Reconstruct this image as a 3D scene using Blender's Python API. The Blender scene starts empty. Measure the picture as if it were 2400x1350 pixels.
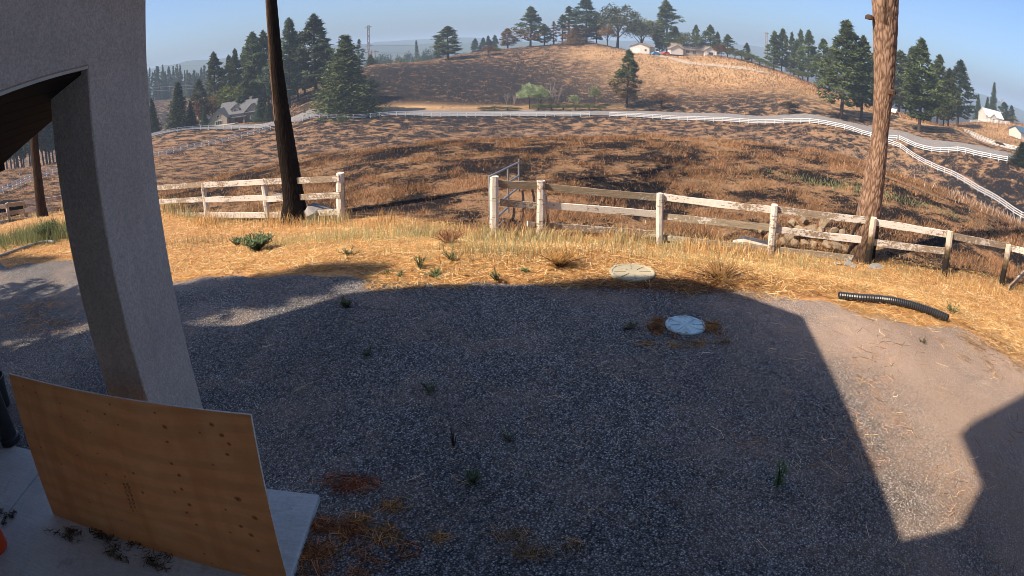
import bpy, bmesh, math, random
import numpy as np
from mathutils import Vector, Matrix
from math import radians as R, sin, cos, tan, pi
rng = np.random.default_rng(7); random.seed(7)
scn = bpy.context.scene
COL = scn.collection

# ------------------------------------------------------------ camera (wide security lens), sky, sun, exposure
CAMZ = 3.08; F_PX = 1500.0; K3 = 0.10; PITCH = R(22.5); ROLL = R(-0.5)
cam_d = bpy.data.cameras.new('camera'); cam = bpy.data.objects.new('camera', cam_d); COL.objects.link(cam)
cam_d.type = 'PANO'; cam_d.panorama_type = 'FISHEYE_LENS_POLYNOMIAL'
cam_d.sensor_fit = 'HORIZONTAL'; cam_d.sensor_width = 36.0; cam_d.sensor_height = 36.0 * 9 / 16
_mm = 2400 / 36.0 / F_PX
cam_d.fisheye_fov = R(170)
cam_d.fisheye_polynomial_k0 = 0.0; cam_d.fisheye_polynomial_k1 = -_mm; cam_d.fisheye_polynomial_k2 = 0.0
cam_d.fisheye_polynomial_k3 = -K3 * _mm ** 3; cam_d.fisheye_polynomial_k4 = 0.0
cam_d.clip_start = 0.05; cam_d.clip_end = 30000
_r, _u, _f = Vector((1, 0, 0)), Vector((0, sin(PITCH), cos(PITCH))), Vector((0, cos(PITCH), -sin(PITCH)))
_c, _s = cos(ROLL), sin(ROLL)
ir = _c * _r + _s * _u; iu = -_s * _r + _c * _u
cam.matrix_world = Matrix(((ir.x, iu.x, -_f.x, 0), (ir.y, iu.y, -_f.y, 0), (ir.z, iu.z, -_f.z, CAMZ), (0, 0, 0, 1)))
scn.camera = cam

HAZE = 0.00045
SUN_AZ, SUN_EL = 68.0, 47.0            # shadows run towards this azimuth (0 = straight ahead, + = right)
w = bpy.data.worlds.new('World'); scn.world = w; w.use_nodes = True
nt = w.node_tree; nt.nodes.clear()
sky = nt.nodes.new('ShaderNodeTexSky'); sky.sky_type = 'NISHITA'; sky.sun_disc = False
sky.sun_elevation = R(SUN_EL); sky.sun_rotation = R(SUN_AZ + 180)
sky.air_density = 0.75; sky.dust_density = 3.0; sky.ozone_density = 6.0; sky.altitude = 600
bg = nt.nodes.new('ShaderNodeBackground'); bg.inputs['Strength'].default_value = 0.105
wo = nt.nodes.new('ShaderNodeOutputWorld')
nt.links.new(sky.outputs[0], bg.inputs[0]); nt.links.new(bg.outputs[0], wo.inputs[0])
sl = bpy.data.lights.new('sun', 'SUN'); sl.energy = 5.0; sl.angle = R(0.53); sl.color = (1.0, 0.84, 0.655)
so = bpy.data.objects.new('sun', sl); COL.objects.link(so)
_sd = Vector((sin(R(SUN_AZ)) * cos(R(SUN_EL)), cos(R(SUN_AZ)) * cos(R(SUN_EL)), -sin(R(SUN_EL))))
so.rotation_euler = _sd.to_track_quat('-Z', 'Y').to_euler(); so.location = (0, -20, 40)
vs = scn.view_settings; vs.view_transform = 'Standard'; vs.look = 'None'; vs.exposure = 0.9; vs.gamma = 1.0
scn.render.engine = 'CYCLES'
scn.cycles.use_denoising = True; scn.cycles.filter_width = 0.85
scn.cycles.max_bounces = 6; scn.cycles.diffuse_bounces = 3; scn.cycles.volume_bounces = 1; scn.cycles.transparent_max_bounces = 8
scn.cycles.volume_step_rate = 4

# ------------------------------------------------------------ helpers
def pdir(px, py):
    x, y = px - 1200.0, 675.0 - py
    x, y = _c * x - _s * y, _s * x + _c * y
    r = math.hypot(x, y); u = r / F_PX; th = u + K3 * u ** 3
    sn = sin(th) / max(r, 1e-9); a, b, f = sn * x, sn * y, cos(th)
    return Vector((a, f * cos(PITCH) + b * sin(PITCH), b * cos(PITCH) - f * sin(PITCH)))
def azel(px, py):
    d = pdir(px, py); return math.atan2(d.x, d.y), math.asin(d.z)
def at(px, py, d):                       # the point at horizontal distance d through a photo pixel
    v = pdir(px, py); h = math.hypot(v.x, v.y); return Vector((v.x / h * d, v.y / h * d, CAMZ + v.z / h * d))
def onz(px, py, z):
    v = pdir(px, py); t = (z - CAMZ) / v.z; return Vector((v.x * t, v.y * t, z))

def mesh_np(name, V, Fc, mat=None, smooth=False):
    V = np.asarray(V, np.float32).reshape(-1, 3); Fc = np.asarray(Fc, np.int32)
    me = bpy.data.meshes.new(name); n, k = Fc.shape
    me.vertices.add(len(V)); me.vertices.foreach_set('co', V.ravel())
    me.loops.add(n * k); me.loops.foreach_set('vertex_index', Fc.ravel())
    me.polygons.add(n); me.polygons.foreach_set('loop_start', np.arange(n, dtype=np.int32) * k)
    me.polygons.foreach_set('loop_total', np.full(n, k, np.int32))
    if smooth: me.polygons.foreach_set('use_smooth', np.ones(n, bool))
    me.update(calc_edges=True); me.validate()
    if mat: me.materials.append(mat)
    return me
def vcol(me, C, name='tint'):
    a = me.color_attributes.new(name, 'FLOAT_COLOR', 'POINT')
    C = np.asarray(C, np.float32)
    if C.shape[1] == 3: C = np.hstack([C, np.ones((len(C), 1), np.float32)])
    a.data.foreach_set('color', C.ravel())
def link(name, data, parent=None, loc=None):
    o = bpy.data.objects.new(name, data); COL.objects.link(o)
    if parent is not None: o.parent = parent
    if loc is not None: o.location = loc
    return o
def tag(o, label, cat, group=None):
    o['label'] = label; o['category'] = cat
    if group: o['group'] = group
    return o
def thing(name, label, cat, loc=(0, 0, 0), rz=0.0, group=None):
    o = link(name, None, None, loc); o.rotation_euler = (0, 0, rz); o.empty_display_size = .2
    return tag(o, label, cat, group)
def struct(o): o['kind'] = 'structure'; return o
def stuff(o, label=None, cat=None):
    o['kind'] = 'stuff'
    if label: tag(o, label, cat)
    return o
class MB:                                # collects polygons, builds ONE mesh
    def __init__(s): s.v = []; s.f = []
    def box(s, c, d, M=None, taper=1.0):
        b = len(s.v); x, y, z = d[0] / 2, d[1] / 2, d[2] / 2
        for k in (-1, 1):
            t = taper if k > 0 else 1.0
            for i, j in ((-1, -1), (1, -1), (1, 1), (-1, 1)):
                p = Vector((c[0] + i * x * t, c[1] + j * y * t, c[2] + k * z)); s.v.append(M @ p if M else p)
        s.f += [tuple(b + q for q in f) for f in ((3, 2, 1, 0), (4, 5, 6, 7), (0, 1, 5, 4), (1, 2, 6, 5), (2, 3, 7, 6), (3, 0, 4, 7))]
        return s
    def bar(s, a, b, wd, ht):            # rectangular bar from a to b
        a, b = Vector(a), Vector(b); t = (b - a); L = t.length; t.normalize()
        side = t.cross(Vector((0, 0, 1)))
        if side.length < 1e-4: side = Vector((1, 0, 0))
        side.normalize(); up = side.cross(t); k = len(s.v)
        for e in (a, b):
            for i, j in ((-1, -1), (1, -1), (1, 1), (-1, 1)): s.v.append(e + side * i * wd / 2 + up * j * ht / 2)
        s.f += [tuple(k + q for q in f) for f in ((0, 1, 2, 3), (7, 6, 5, 4), (1, 0, 4, 5), (2, 1, 5, 6), (3, 2, 6, 7), (0, 3, 7, 4))]
        return s
    def tube(s, pts, rad, n=10, caps=True):
        pts = [Vector(p) for p in pts]; k0 = len(s.v)
        rads = rad if hasattr(rad, '__len__') else [rad] * len(pts)
        for i, p in enumerate(pts):
            t = (pts[min(i + 1, len(pts) - 1)] - pts[max(i - 1, 0)]).normalized()
            a = Vector((0, 0, 1)) if abs(t.z) < .9 else Vector((1, 0, 0))
            u = t.cross(a).normalized(); v = t.cross(u)
            for q in range(n): s.v.append(p + (u * cos(2 * pi * q / n) + v * sin(2 * pi * q / n)) * rads[i])
        for i in range(len(pts) - 1):
            for q in range(n):
                a = k0 + i * n + q; b = k0 + i * n + (q + 1) % n; s.f.append((a, b, b + n, a + n))
        if caps:
            s.f.append(tuple(k0 + q for q in range(n))[::-1]); e = k0 + (len(pts) - 1) * n; s.f.append(tuple(e + q for q in range(n)))
        return s
    def lathe(s, prof, c=(0, 0, 0), n=28):
        k0 = len(s.v)
        for r, z in prof:
            for q in range(n): s.v.append(Vector((c[0] + r * cos(2 * pi * q / n), c[1] + r * sin(2 * pi * q / n), c[2] + z)))
        for i in range(len(prof) - 1):
            for q in range(n):
                a = k0 + i * n + q; b = k0 + i * n + (q + 1) % n; s.f.append((a, b, b + n, a + n))
        return s
    def poly(s, pts): k = len(s.v); s.v += [Vector(p) for p in pts]; s.f.append(tuple(range(k, k + len(pts)))); return s
    def prism(s, pts, ext):              # polygon swept along ext
        n = len(pts); k = len(s.v); e = Vector(ext)
        s.v += [Vector(p) for p in pts] + [Vector(p) + e for p in pts]
        s.f += [tuple(range(k, k + n))[::-1], tuple(range(k + n, k + 2 * n))]
        s.f += [(k + i, k + (i + 1) % n, k + n + (i + 1) % n, k + n + i) for i in range(n)]
        return s
    def mesh(s, name, mat, smooth=False, bevel=0):
        me = bpy.data.meshes.new(name); me.from_pydata([tuple(p) for p in s.v], [], s.f); me.update()
        bm = bmesh.new(); bm.from_mesh(me); bmesh.ops.recalc_face_normals(bm, faces=bm.faces)
        if bevel: bmesh.ops.bevel(bm, geom=list(bm.edges), offset=bevel, segments=1, affect='EDGES', profile=.7)
        if smooth:
            for f in bm.faces: f.smooth = True
        bm.to_mesh(me); bm.free()
        if mat: me.materials.append(mat)
        return me
    def build(s, name, mat, parent=None, loc=None, smooth=False, bevel=0):
        return link(name, s.mesh(name, mat, smooth, bevel), parent, loc)

# ------------------------------------------------------------ material helpers
def nmat(name, rough=.85, spec=.3):
    m = bpy.data.materials.new(name); m.use_nodes = True; t = m.node_tree
    b = t.nodes['Principled BSDF']; b.inputs['Roughness'].default_value = rough; b.inputs['Specular IOR Level'].default_value = spec
    return m, t, b
def N(t, typ, **kw):
    n = t.nodes.new('ShaderNode' + typ)
    for k, v in kw.items():
        if k in n.inputs: n.inputs[k].default_value = v
        else: setattr(n, k, v)
    return n
def L(t, a, b): t.links.new(a, b)
def coord(t, kind='Object', scale=(1, 1, 1)):
    tc = N(t, 'TexCoord'); mp = N(t, 'Mapping'); mp.inputs['Scale'].default_value = scale
    if kind == 'World':
        g = N(t, 'NewGeometry'); L(t, g.outputs['Position'], mp.inputs[0])
    else: L(t, tc.outputs[kind], mp.inputs[0])
    return mp.outputs[0]
def noise(t, vec, scale, detail=6, rough=.6, dist=0.0):
    n = N(t, 'TexNoise'); n.inputs['Scale'].default_value = scale; n.inputs['Detail'].default_value = detail
    n.inputs['Roughness'].default_value = rough; n.inputs['Distortion'].default_value = dist
    if vec is not None: L(t, vec, n.inputs['Vector'])
    return n.outputs[0]
def ramp(t, fac, stops, interp='LINEAR'):
    r = N(t, 'ValToRGB'); r.color_ramp.interpolation = interp; e = r.color_ramp.elements
    while len(e) < len(stops): e.new(.5)
    for q, (p, c) in zip(e, stops):
        q.position = p; q.color = tuple(c) + (1,) if len(c) == 3 else c
    L(t, fac, r.inputs[0]); return r.outputs[0]
def gr(v): return (v, v, v)
def mix(t, fac, a, b, mode='MIX'):
    m = N(t, 'MixRGB'); m.blend_type = mode
    for s, v in zip((0, 1, 2), (fac, a, b)):
        if isinstance(v, (int, float)): m.inputs[s].default_value = v
        elif isinstance(v, tuple): m.inputs[s].default_value = v + (1,) if len(v) == 3 else v
        else: L(t, v, m.inputs[s])
    return m.outputs[0]
def math_(t, op, a, b=None, clamp=False):
    m = N(t, 'Math'); m.operation = op; m.use_clamp = clamp
    for s, v in zip((0, 1), (a, b)):
        if v is None: continue
        if isinstance(v, (int, float)): m.inputs[s].default_value = v
        else: L(t, v, m.inputs[s])
    return m.outputs[0]
def bump(t, b, h, strength=.5, dist=.02):
    n = N(t, 'Bump'); n.inputs['Strength'].default_value = strength; n.inputs['Distance'].default_value = dist
    L(t, h, n.inputs['Height']); L(t, n.outputs[0], b.inputs['Normal'])
def plain(name, col, rough=.7, var=.25, sc=3.0, metal=0.0, kind='Object', bmp=0.0, spec=.3):
    m, t, b = nmat(name, rough, spec); v = coord(t, kind); n = noise(t, v, sc, 7, .65)
    c0 = tuple(max(0, q * (1 - var)) for q in col); c1 = tuple(min(1, q * (1 + var)) for q in col)
    L(t, ramp(t, n, [(.3, c0), (.7, c1)]), b.inputs['Base Color']); b.inputs['Metallic'].default_value = metal
    if bmp: bump(t, b, noise(t, v, sc * 12, 4), bmp, .01)
    return m
def attr_mat(name, rough=.8, trans=0.0, gain=1.0):
    m, t, b = nmat(name, rough, .15); a = N(t, 'Attribute'); a.attribute_name = 'tint'
    oi = N(t, 'ObjectInfo'); hv = N(t, 'HueSaturation')
    L(t, math_(t, 'ADD', math_(t, 'MULTIPLY', oi.outputs['Random'], .6), .72 * gain), hv.inputs['Value'])
    L(t, math_(t, 'ADD', math_(t, 'MULTIPLY', oi.outputs['Random'], .045), .478), hv.inputs['Hue'])
    L(t, a.outputs['Color'], hv.inputs['Color']); L(t, hv.outputs[0], b.inputs['Base Color'])
    if trans:
        tr = N(t, 'BsdfTranslucent'); L(t, hv.outputs[0], tr.inputs[0]); ms = N(t, 'MixShader'); ms.inputs[0].default_value = trans
        out = t.nodes['Material Output']; L(t, b.outputs[0], ms.inputs[1]); L(t, tr.outputs[0], ms.inputs[2]); L(t, ms.outputs[0], out.inputs[0])
    return m

# ------------------------------------------------------------ terrain: heights from photo pixels at plausible distances
CT = []                                  # azimuth deg, distance, height
def cp(px, py, d): p = at(px, py, d); CT.append((math.degrees(math.atan2(p.x, p.y)), d, p.z))
def ce(a, d, z): CT.append((a, d, z))
for a in range(-180, 181, 20):
    for d in (2.5, 5, 7.5): ce(a, d, 0)
    if abs(a) > 65:
        ce(a, 15, 0); ce(a, 40, -1); ce(a, 120, -8); ce(a, 400, -28)
for q in [(22, 528, 32), (98, 515, 33), (488, 517, 18), (630, 520, 16.3), (800, 518, 14.5), (1000, 535, 13.0), (1158, 555, 12.0), (1268, 556, 12.2), (1545, 572, 12.6),
          (1805, 603, 12.2), (2032, 626, 12.6), (2210, 653, 13.0), (2345, 674, 14.0), (2400, 700, 14)]: cp(*q)
for a in range(-40, 56, 12): ce(a, 9.0, -.1)
for a, z in ((-45, -4.2), (-30, -4.2), (-15, -3.9), (0, -3.9), (15, -3.9), (30, -4.1), (45, -4.9)): ce(a, 40, z)
ROADF = [(345, 326, 186), (450, 306, 188), (560, 303, 184), (640, 299, 180), (690, 289, 180), (800, 279, 179), (900, 274, 178), (1000, 273, 178), (1200, 274, 178), (1385, 273, 176),
         (1600, 281, 172), (1800, 290, 166), (1980, 301, 160), (2110, 320, 156), (2250, 352, 149), (2370, 380, 142)]
for px, py, d in ROADF:
    cp(px, py, d); p = at(px, py, d); ce(math.degrees(math.atan2(p.x, p.y)), d + 10, p.z + .75)
FENL = [(-40, 462, 100), (10, 452, 106), (60, 430, 118), (120, 410, 128), (240, 388, 140), (373, 367, 150), (480, 343, 160), (575, 321, 170), (635, 303, 178)]
FENR = [(2045, 312, 158), (2085, 345, 154), (2120, 361, 151), (2200, 404, 141), (2290, 450, 131), (2378, 505, 122), (2440, 545, 116)]
for q in FENL[1:-1] + FENR[1:-1]: cp(*q)
for q in [(545, 289, 212), (480, 297, 205), (620, 284, 203), (738, 237, 196), (812, 266, 189), (690, 256, 196), (765, 226, 210), (0, 400, 140), (120, 388, 152),
          (900, 240, 203), (1000, 200, 228), (1100, 245, 198), (1100, 180, 248), (1200, 240, 200), (1200, 180, 247), (1300, 150, 280), (1400, 205, 230), (1400, 150, 280), (1500, 250, 190),
          (1600, 252, 186), (1600, 200, 222), (1600, 160, 265), (1700, 222, 203), (1700, 170, 250), (1800, 242, 187), (1800, 190, 228), (1900, 252, 180), (1977, 279, 174), (2022, 281, 176),
          (2167, 313, 170), (2250, 300, 190),
          (880, 152, 270), (950, 148, 285), (1000, 143, 300), (1080, 128, 312), (1200, 112, 330), (1300, 104, 335), (1400, 101, 328), (1500, 121, 305), (1570, 126, 305), (1680, 130, 295),
          (1750, 143, 278), (1800, 160, 262), (1850, 177, 247), (1900, 197, 236), (1950, 218, 226), (2000, 238, 217), (2100, 264, 208), (2200, 298, 203), (2280, 333, 195), (2390, 356, 185),
          (2300, 287, 285), (2395, 328, 245), (2395, 292, 320), (360, 318, 255), (370, 285, 340), (355, 237, 430), (480, 225, 450), (300, 240, 430)]: cp(*q)
for px, py, d in [(880, 152, 270), (1000, 143, 300), (1080, 128, 312), (1200, 112, 330), (1300, 104, 335), (1400, 101, 328), (1500, 121, 305), (1680, 130, 295), (1800, 160, 262), (1900, 197, 236), (2000, 238, 217), (2100, 264, 208)]:
    p = at(px, py, d); a = math.degrees(math.atan2(p.x, p.y)); ce(a, d + 45, p.z - 4); ce(a, d + 140, p.z - 20)
for a in (-48, -42): ce(a, 200, -16); ce(a, 420, -24)
for a in (38, 44, 50): ce(a, 420, -22)
for a in range(-170, 171, 12):
    for d in (650, 1100, 2600): ce(a, d, -38 - (d > 700) * 6)
CT = np.array(CT); SA, SD = 9.0, .35
P_ = np.stack([CT[:, 0] / SA, np.log(CT[:, 1]) / SD], 1)
def _k(r2): return np.where(r2 > 1e-12, .5 * r2 * np.log(np.maximum(r2, 1e-12)), 0)
n_ = len(P_); K_ = _k(((P_[:, None] - P_[None]) ** 2).sum(-1)) + np.eye(n_) * .02
Q_ = np.hstack([np.ones((n_, 1)), P_])
sol = np.linalg.solve(np.block([[K_, Q_], [Q_.T, np.zeros((3, 3))]]), np.concatenate([CT[:, 2], np.zeros(3)]))
AZ = np.concatenate([np.arange(-180, -60, 4.0), np.arange(-60, 60.01, .4), np.arange(64, 180.1, 4.0)])
RD = np.exp(np.linspace(np.log(.6), np.log(3000), 330))
ga, gd = np.meshgrid(AZ, RD, indexing='ij'); qp = np.stack([ga.ravel() / SA, np.log(gd.ravel()) / SD], 1)
zz = np.concatenate([_k(((q[:, None] - P_[None]) ** 2).sum(-1)) @ sol[:n_] + sol[n_] + q @ sol[n_ + 1:] for q in np.array_split(qp, 60)]).reshape(ga.shape)
wgt = np.clip((gd - 7.6) / 2.6, 0, 1); wgt = wgt * wgt * (3 - 2 * wgt); zz = zz * wgt
zz = np.where((gd < 15) & (np.abs(ga) < 60), np.minimum(zz, 0.0), zz)
zz[0] = zz[-1] = (zz[0] + zz[-1]) / 2
# small natural roughness
gx, gy = gd * np.sin(np.radians(ga)), gd * np.cos(np.radians(ga))
def vnoise(x, y, s, seed=0):
    r = np.random.default_rng(seed); T = r.random((256, 256)); x = np.asarray(x) / s; y = np.asarray(y) / s
    xi, yi = np.floor(x).astype(int), np.floor(y).astype(int); fx, fy = x - xi, y - yi; fx = fx * fx * (3 - 2 * fx); fy = fy * fy * (3 - 2 * fy)
    g = lambda i, j: T[i % 256, j % 256]
    return (g(xi, yi) * (1 - fx) + g(xi + 1, yi) * fx) * (1 - fy) + (g(xi, yi + 1) * (1 - fx) + g(xi + 1, yi + 1) * fx) * fy
zz += wgt * ((vnoise(gx, gy, 3.1, 1) - .5) * .16 + (vnoise(gx, gy, 11, 2) - .5) * .3 * np.clip(gd / 60, 0, 1) + (vnoise(gx, gy, .9, 3) - .5) * .06)
def terr(x, y):
    x, y = np.asarray(x, float), np.asarray(y, float); a = np.degrees(np.arctan2(x, y)); d = np.clip(np.hypot(x, y), RD[0], RD[-1])
    i = np.clip(np.searchsorted(AZ, a) - 1, 0, len(AZ) - 2); fa = np.clip((a - AZ[i]) / (AZ[i + 1] - AZ[i]), 0, 1)
    t = (np.log(d) - np.log(RD[0])) / (np.log(RD[1]) - np.log(RD[0])); j = np.clip(np.floor(t).astype(int), 0, len(RD) - 2); fd = np.clip(t - j, 0, 1)
    return (zz[i, j] * (1 - fa) + zz[i + 1, j] * fa) * (1 - fd) + (zz[i, j + 1] * (1 - fa) + zz[i + 1, j + 1] * fa) * fd
def tz(x, y): return float(terr(x, y))
def hit(px, py, d0=4, d1=900):           # where a pixel's ray first meets the ground
    v = pdir(px, py); h = math.hypot(v.x, v.y); ds = np.exp(np.linspace(np.log(d0), np.log(d1), 4000))
    g = CAMZ + ds * v.z / h - terr(ds * v.x / h, ds * v.y / h); k = np.nonzero(g <= 0)[0]
    d = ds[k[0]] if len(k) else d1
    return Vector((d * v.x / h, d * v.y / h, tz(d * v.x / h, d * v.y / h)))
def onground(px, py, d):
    a, _ = azel(px, py); x, y = d * sin(a), d * cos(a); return Vector((x, y, tz(x, y)))

# ------------------------------------------------------------ ground sheet with zones
def smooth(e0, e1, v): t = np.clip((v - e0) / (e1 - e0), 0, 1); return t * t * (3 - 2 * t)
def gauss(a, d, a0, d0, sa, sd): return np.exp(-((a - a0) / sa) ** 2 - ((d - d0) / sd) ** 2)
def zones(x, y):
    a = np.degrees(np.arctan2(x, y)); d = np.hypot(x, y); nz = vnoise(x, y, 1.7, 11) - .5
    fl = np.interp(a, [-60, -49, -45, -29, -23, -16, -2, 3, 14, 25, 34, 42, 49, 60], [38, 33, 33, 18, 16.3, 14.5, 12, 12.2, 12.6, 12.2, 12.6, 13, 14, 15])
    verge = 1 - smooth(-.5, 1.0, d - fl + nz * 2.2)                         # straw inside the fence
    burn = .65 + .58 * gauss(a, d, -5, 236, 11, 46) + .10 * gauss(a, d, 8, 250, 10, 40) + .10 * (1 - smooth(70, 130, d)) - .16 * gauss(a, d, -38, 140, 13, 60) + .55 * gauss(a, d, -8, 205, 9, 26) + .5 * gauss(a, d, 2, 200, 9, 17) + .25 * gauss(a, d, 12, 330, 5, 30) + .25 * gauss(a, d, -2, 325, 8, 22) \
        + .12 * gauss(a, d, -9, 24, 9, 5) + .04 * gauss(a, d, 5, 30, 25, 10) + .10 * smooth(35, 60, d) * (d < 200) + .5 * gauss(a, d, -36, 330, 6, 90) + .3 * gauss(a, d, 46, 125, 5, 18) + .22 * gauss(a, d, 20, 195, 9, 10)
    dry = np.clip(1.35 * gauss(a, d, 21, 262, 9, 34) + 1.1 * gauss(a, d, 30, 222, 4.5, 20) + 1.0 * gauss(a, d, 38, 203, 7, 18) + 1.2 * gauss(a, d, 47, 285, 7, 60) + .8 * gauss(a, d, 15, 300, 4, 20)
                  + .9 * gauss(a, d, -10, 192, 5, 6) + .8 * gauss(a, d, 1, 191, 9, 4) + .7 * gauss(a, d, 8, 300, 3, 12) + .7 * gauss(a, d, 19, 226, 3, 8), 0, 1)
    burn = burn - .35 * dry + .5 * smooth(380, 500, d)
    nb = .06 * vnoise(x, y, 9, 51) + .16 * vnoise(x + y * .3, y, 3.0, 52) + .38 * vnoise(x, y, 1.2, 53) + .40 * vnoise(x, y, .5, 54)
    return verge, np.clip(.5 + (nb - .5) * 1.5 * (1 - .8 * smooth(20, 70, d)) + (burn - .60) * 1.0, 0, 1), dry
zv, zb, zd = zones(gx.ravel(), gy.ravel())
na, nd = ga.shape
V = np.stack([gx.ravel(), gy.ravel(), zz.ravel()], 1)
I = np.arange(na * nd).reshape(na, nd)
Fq = np.stack([I[:-1, :-1], I[:-1, 1:], I[1:, 1:], I[1:, :-1]], -1).reshape(-1, 4)

def ground_mat():
    m, t, b = nmat('burnt_pasture', .95, .1); p = coord(t, 'World'); z = N(t, 'Attribute'); z.attribute_name = 'zone'
    sp = N(t, 'SeparateColor'); L(t, z.outputs['Color'], sp.inputs[0])
    big = noise(t, p, .11, 9, .62); mid = noise(t, p, .34, 10, .80, .0); fine = noise(t, p, 4.0, 6, .75); vf = noise(t, p, 30, 3, .7)
    # charred share follows the burn zone: ash black where the fire ran, tan stubble where it skipped
    k = math_(t, 'ADD', sp.outputs[1], math_(t, 'ADD', math_(t, 'MULTIPLY', z.outputs['Alpha'], math_(t, 'MULTIPLY', math_(t, 'SUBTRACT', fine, .5), 1.7)), math_(t, 'MULTIPLY', math_(t, 'SUBTRACT', mid, .5), 4.2))); k = math_(t, 'ADD', k, math_(t, 'MULTIPLY', z.outputs['Alpha'], math_(t, 'MULTIPLY', math_(t, 'SUBTRACT', noise(t, p, 14, 4, .8), .5), 1.5)))
    charf = ramp(t, k, [(.40, gr(0)), (.76, gr(1))])
    tan_ = ramp(t, fine, [(.28, (.135, .078, .044)), (.5, (.27, .165, .088)), (.72, (.42, .275, .15))])
    tan_ = mix(t, ramp(t, big, [(.35, gr(0)), (.65, gr(.6))]), tan_, (.235, .135, .085), 'MIX')
    black = ramp(t, vf, [(.3, (.005, .005, .006)), (.6, (.016, .014, .015)), (.8, (.05, .036, .030))])
    c = mix(t, charf, tan_, black)
    dryc = ramp(t, fine, [(.3, (.36, .22, .11)), (.7, (.56, .37, .19))])
    dm = math_(t, 'MULTIPLY', sp.outputs[2], math_(t, 'ADD', math_(t, 'MULTIPLY', mid, 1.6), .15), True)
    c = mix(t, dm, c, dryc)
    straw = ramp(t, noise(t, p, 9, 8, .75), [(.25, (.14, .055, .022)), (.48, (.46, .245, .105)), (.72, (.66, .44, .22))])
    c = mix(t, sp.outputs[0], c, straw)
    L(t, c, b.inputs['Base Color'])
    bump(t, b, math_(t, 'ADD', math_(t, 'MULTIPLY', fine, .7), math_(t, 'MULTIPLY', vf, .3)), .9, .12)
    return m
M_ground = ground_mat()
g_me = mesh_np('ground', V, Fq, M_ground, True)
vcol(g_me, np.stack([zv, zb, zd, .18 + .82 * (1 - smooth(25, 85, np.hypot(gx.ravel(), gy.ravel())))], 1), 'zone')   # alpha: how fine the char flecks run
struct(link('ground', g_me))

# ------------------------------------------------------------ gravel yard and slab
def gravel_mat():
    m, t, b = nmat('gravel', .9, .25); p = coord(t, 'World')
    vo = N(t, 'TexVoronoi'); vo.inputs['Scale'].default_value = 62; vo.inputs['Randomness'].default_value = 1; L(t, p, vo.inputs['Vector'])
    stone = ramp(t, vo.outputs['Color'], [(.15, (.07, .07, .075)), (.42, (.22, .217, .218)), (.68, (.44, .42, .41)), (.90, (.78, .73, .69))])
    gap = ramp(t, vo.outputs['Distance'], [(.25, gr(1)), (.62, gr(.30))])
    c = mix(t, 1.0, stone, gap, 'MULTIPLY')
    # sandy drifts in the gravel; extra at right paints the sunlit patch warmer
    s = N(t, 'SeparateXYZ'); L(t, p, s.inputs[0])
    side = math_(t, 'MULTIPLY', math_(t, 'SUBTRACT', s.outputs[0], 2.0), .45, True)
    sun_dust = math_(t, 'ADD', noise(t, p, .8, 9, .7), math_(t, 'MULTIPLY', side, .34))
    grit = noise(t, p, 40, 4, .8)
    dm = ramp(t, math_(t, 'ADD', sun_dust, math_(t, 'MULTIPLY', math_(t, 'SUBTRACT', grit, .5), .5)), [(.46, gr(0)), (.84, gr(.72))])
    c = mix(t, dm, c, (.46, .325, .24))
    nd = noise(t, p, 1.6, 8, .7); ng = noise(t, p, 22, 5, .8)
    c = mix(t, ramp(t, math_(t, 'MULTIPLY', nd, ng), [(.34, gr(0)), (.44, gr(.55))]), c, (.26, .115, .05))
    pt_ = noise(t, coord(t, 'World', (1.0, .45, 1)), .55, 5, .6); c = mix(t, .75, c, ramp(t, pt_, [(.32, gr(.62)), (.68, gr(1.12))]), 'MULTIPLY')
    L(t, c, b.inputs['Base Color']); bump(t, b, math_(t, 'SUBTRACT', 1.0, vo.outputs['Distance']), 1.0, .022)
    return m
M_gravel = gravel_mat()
GE = [(-60, 545), (0, 607), (60, 588), (150, 570), (260, 620), (400, 636), (520, 640), (640, 648), (760, 652), (900, 664), (1060, 668), (1200, 676), (1320, 668), (1400, 657), (1500, 668), (1600, 672), (1700, 672), (1800, 690),
      (1900, 708), (2000, 728), (2100, 745), (2230, 760), (2300, 795), (2400, 850)]
edge = [onz(px, py, 0) for px, py in GE]
pts = []
for a, b in zip(edge[:-1], edge[1:]):
    for k in range(8):
        q = a.lerp(b, k / 8); w_ = .30 * (float(vnoise(q.x, q.y, .37, 5)) - .5) + .35 * (float(vnoise(q.x, q.y, 1.3, 6)) - .5); pts.append(Vector((q.x, q.y + w_, 0)))
pts.append(edge[-1])
gv, gf = [], []
for i, q in enumerate(pts):
    for k in range(24): f = k / 23; y = -1.2 + (q.y + 1.2) * f; x = q.x; gv.append((x, y, .022 + tz(x, y)))
for i in range(len(pts) - 1):
    for k in range(23): a = i * 24 + k; gf.append((a, a + 1, a + 25, a + 24))
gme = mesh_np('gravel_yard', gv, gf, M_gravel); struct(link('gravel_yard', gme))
def in_gravel(x, y):
    ex = np.array([p.x for p in pts]); ey = np.array([p.y for p in pts]); o = np.argsort(ex); return y < np.interp(x, ex[o], ey[o])

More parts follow.
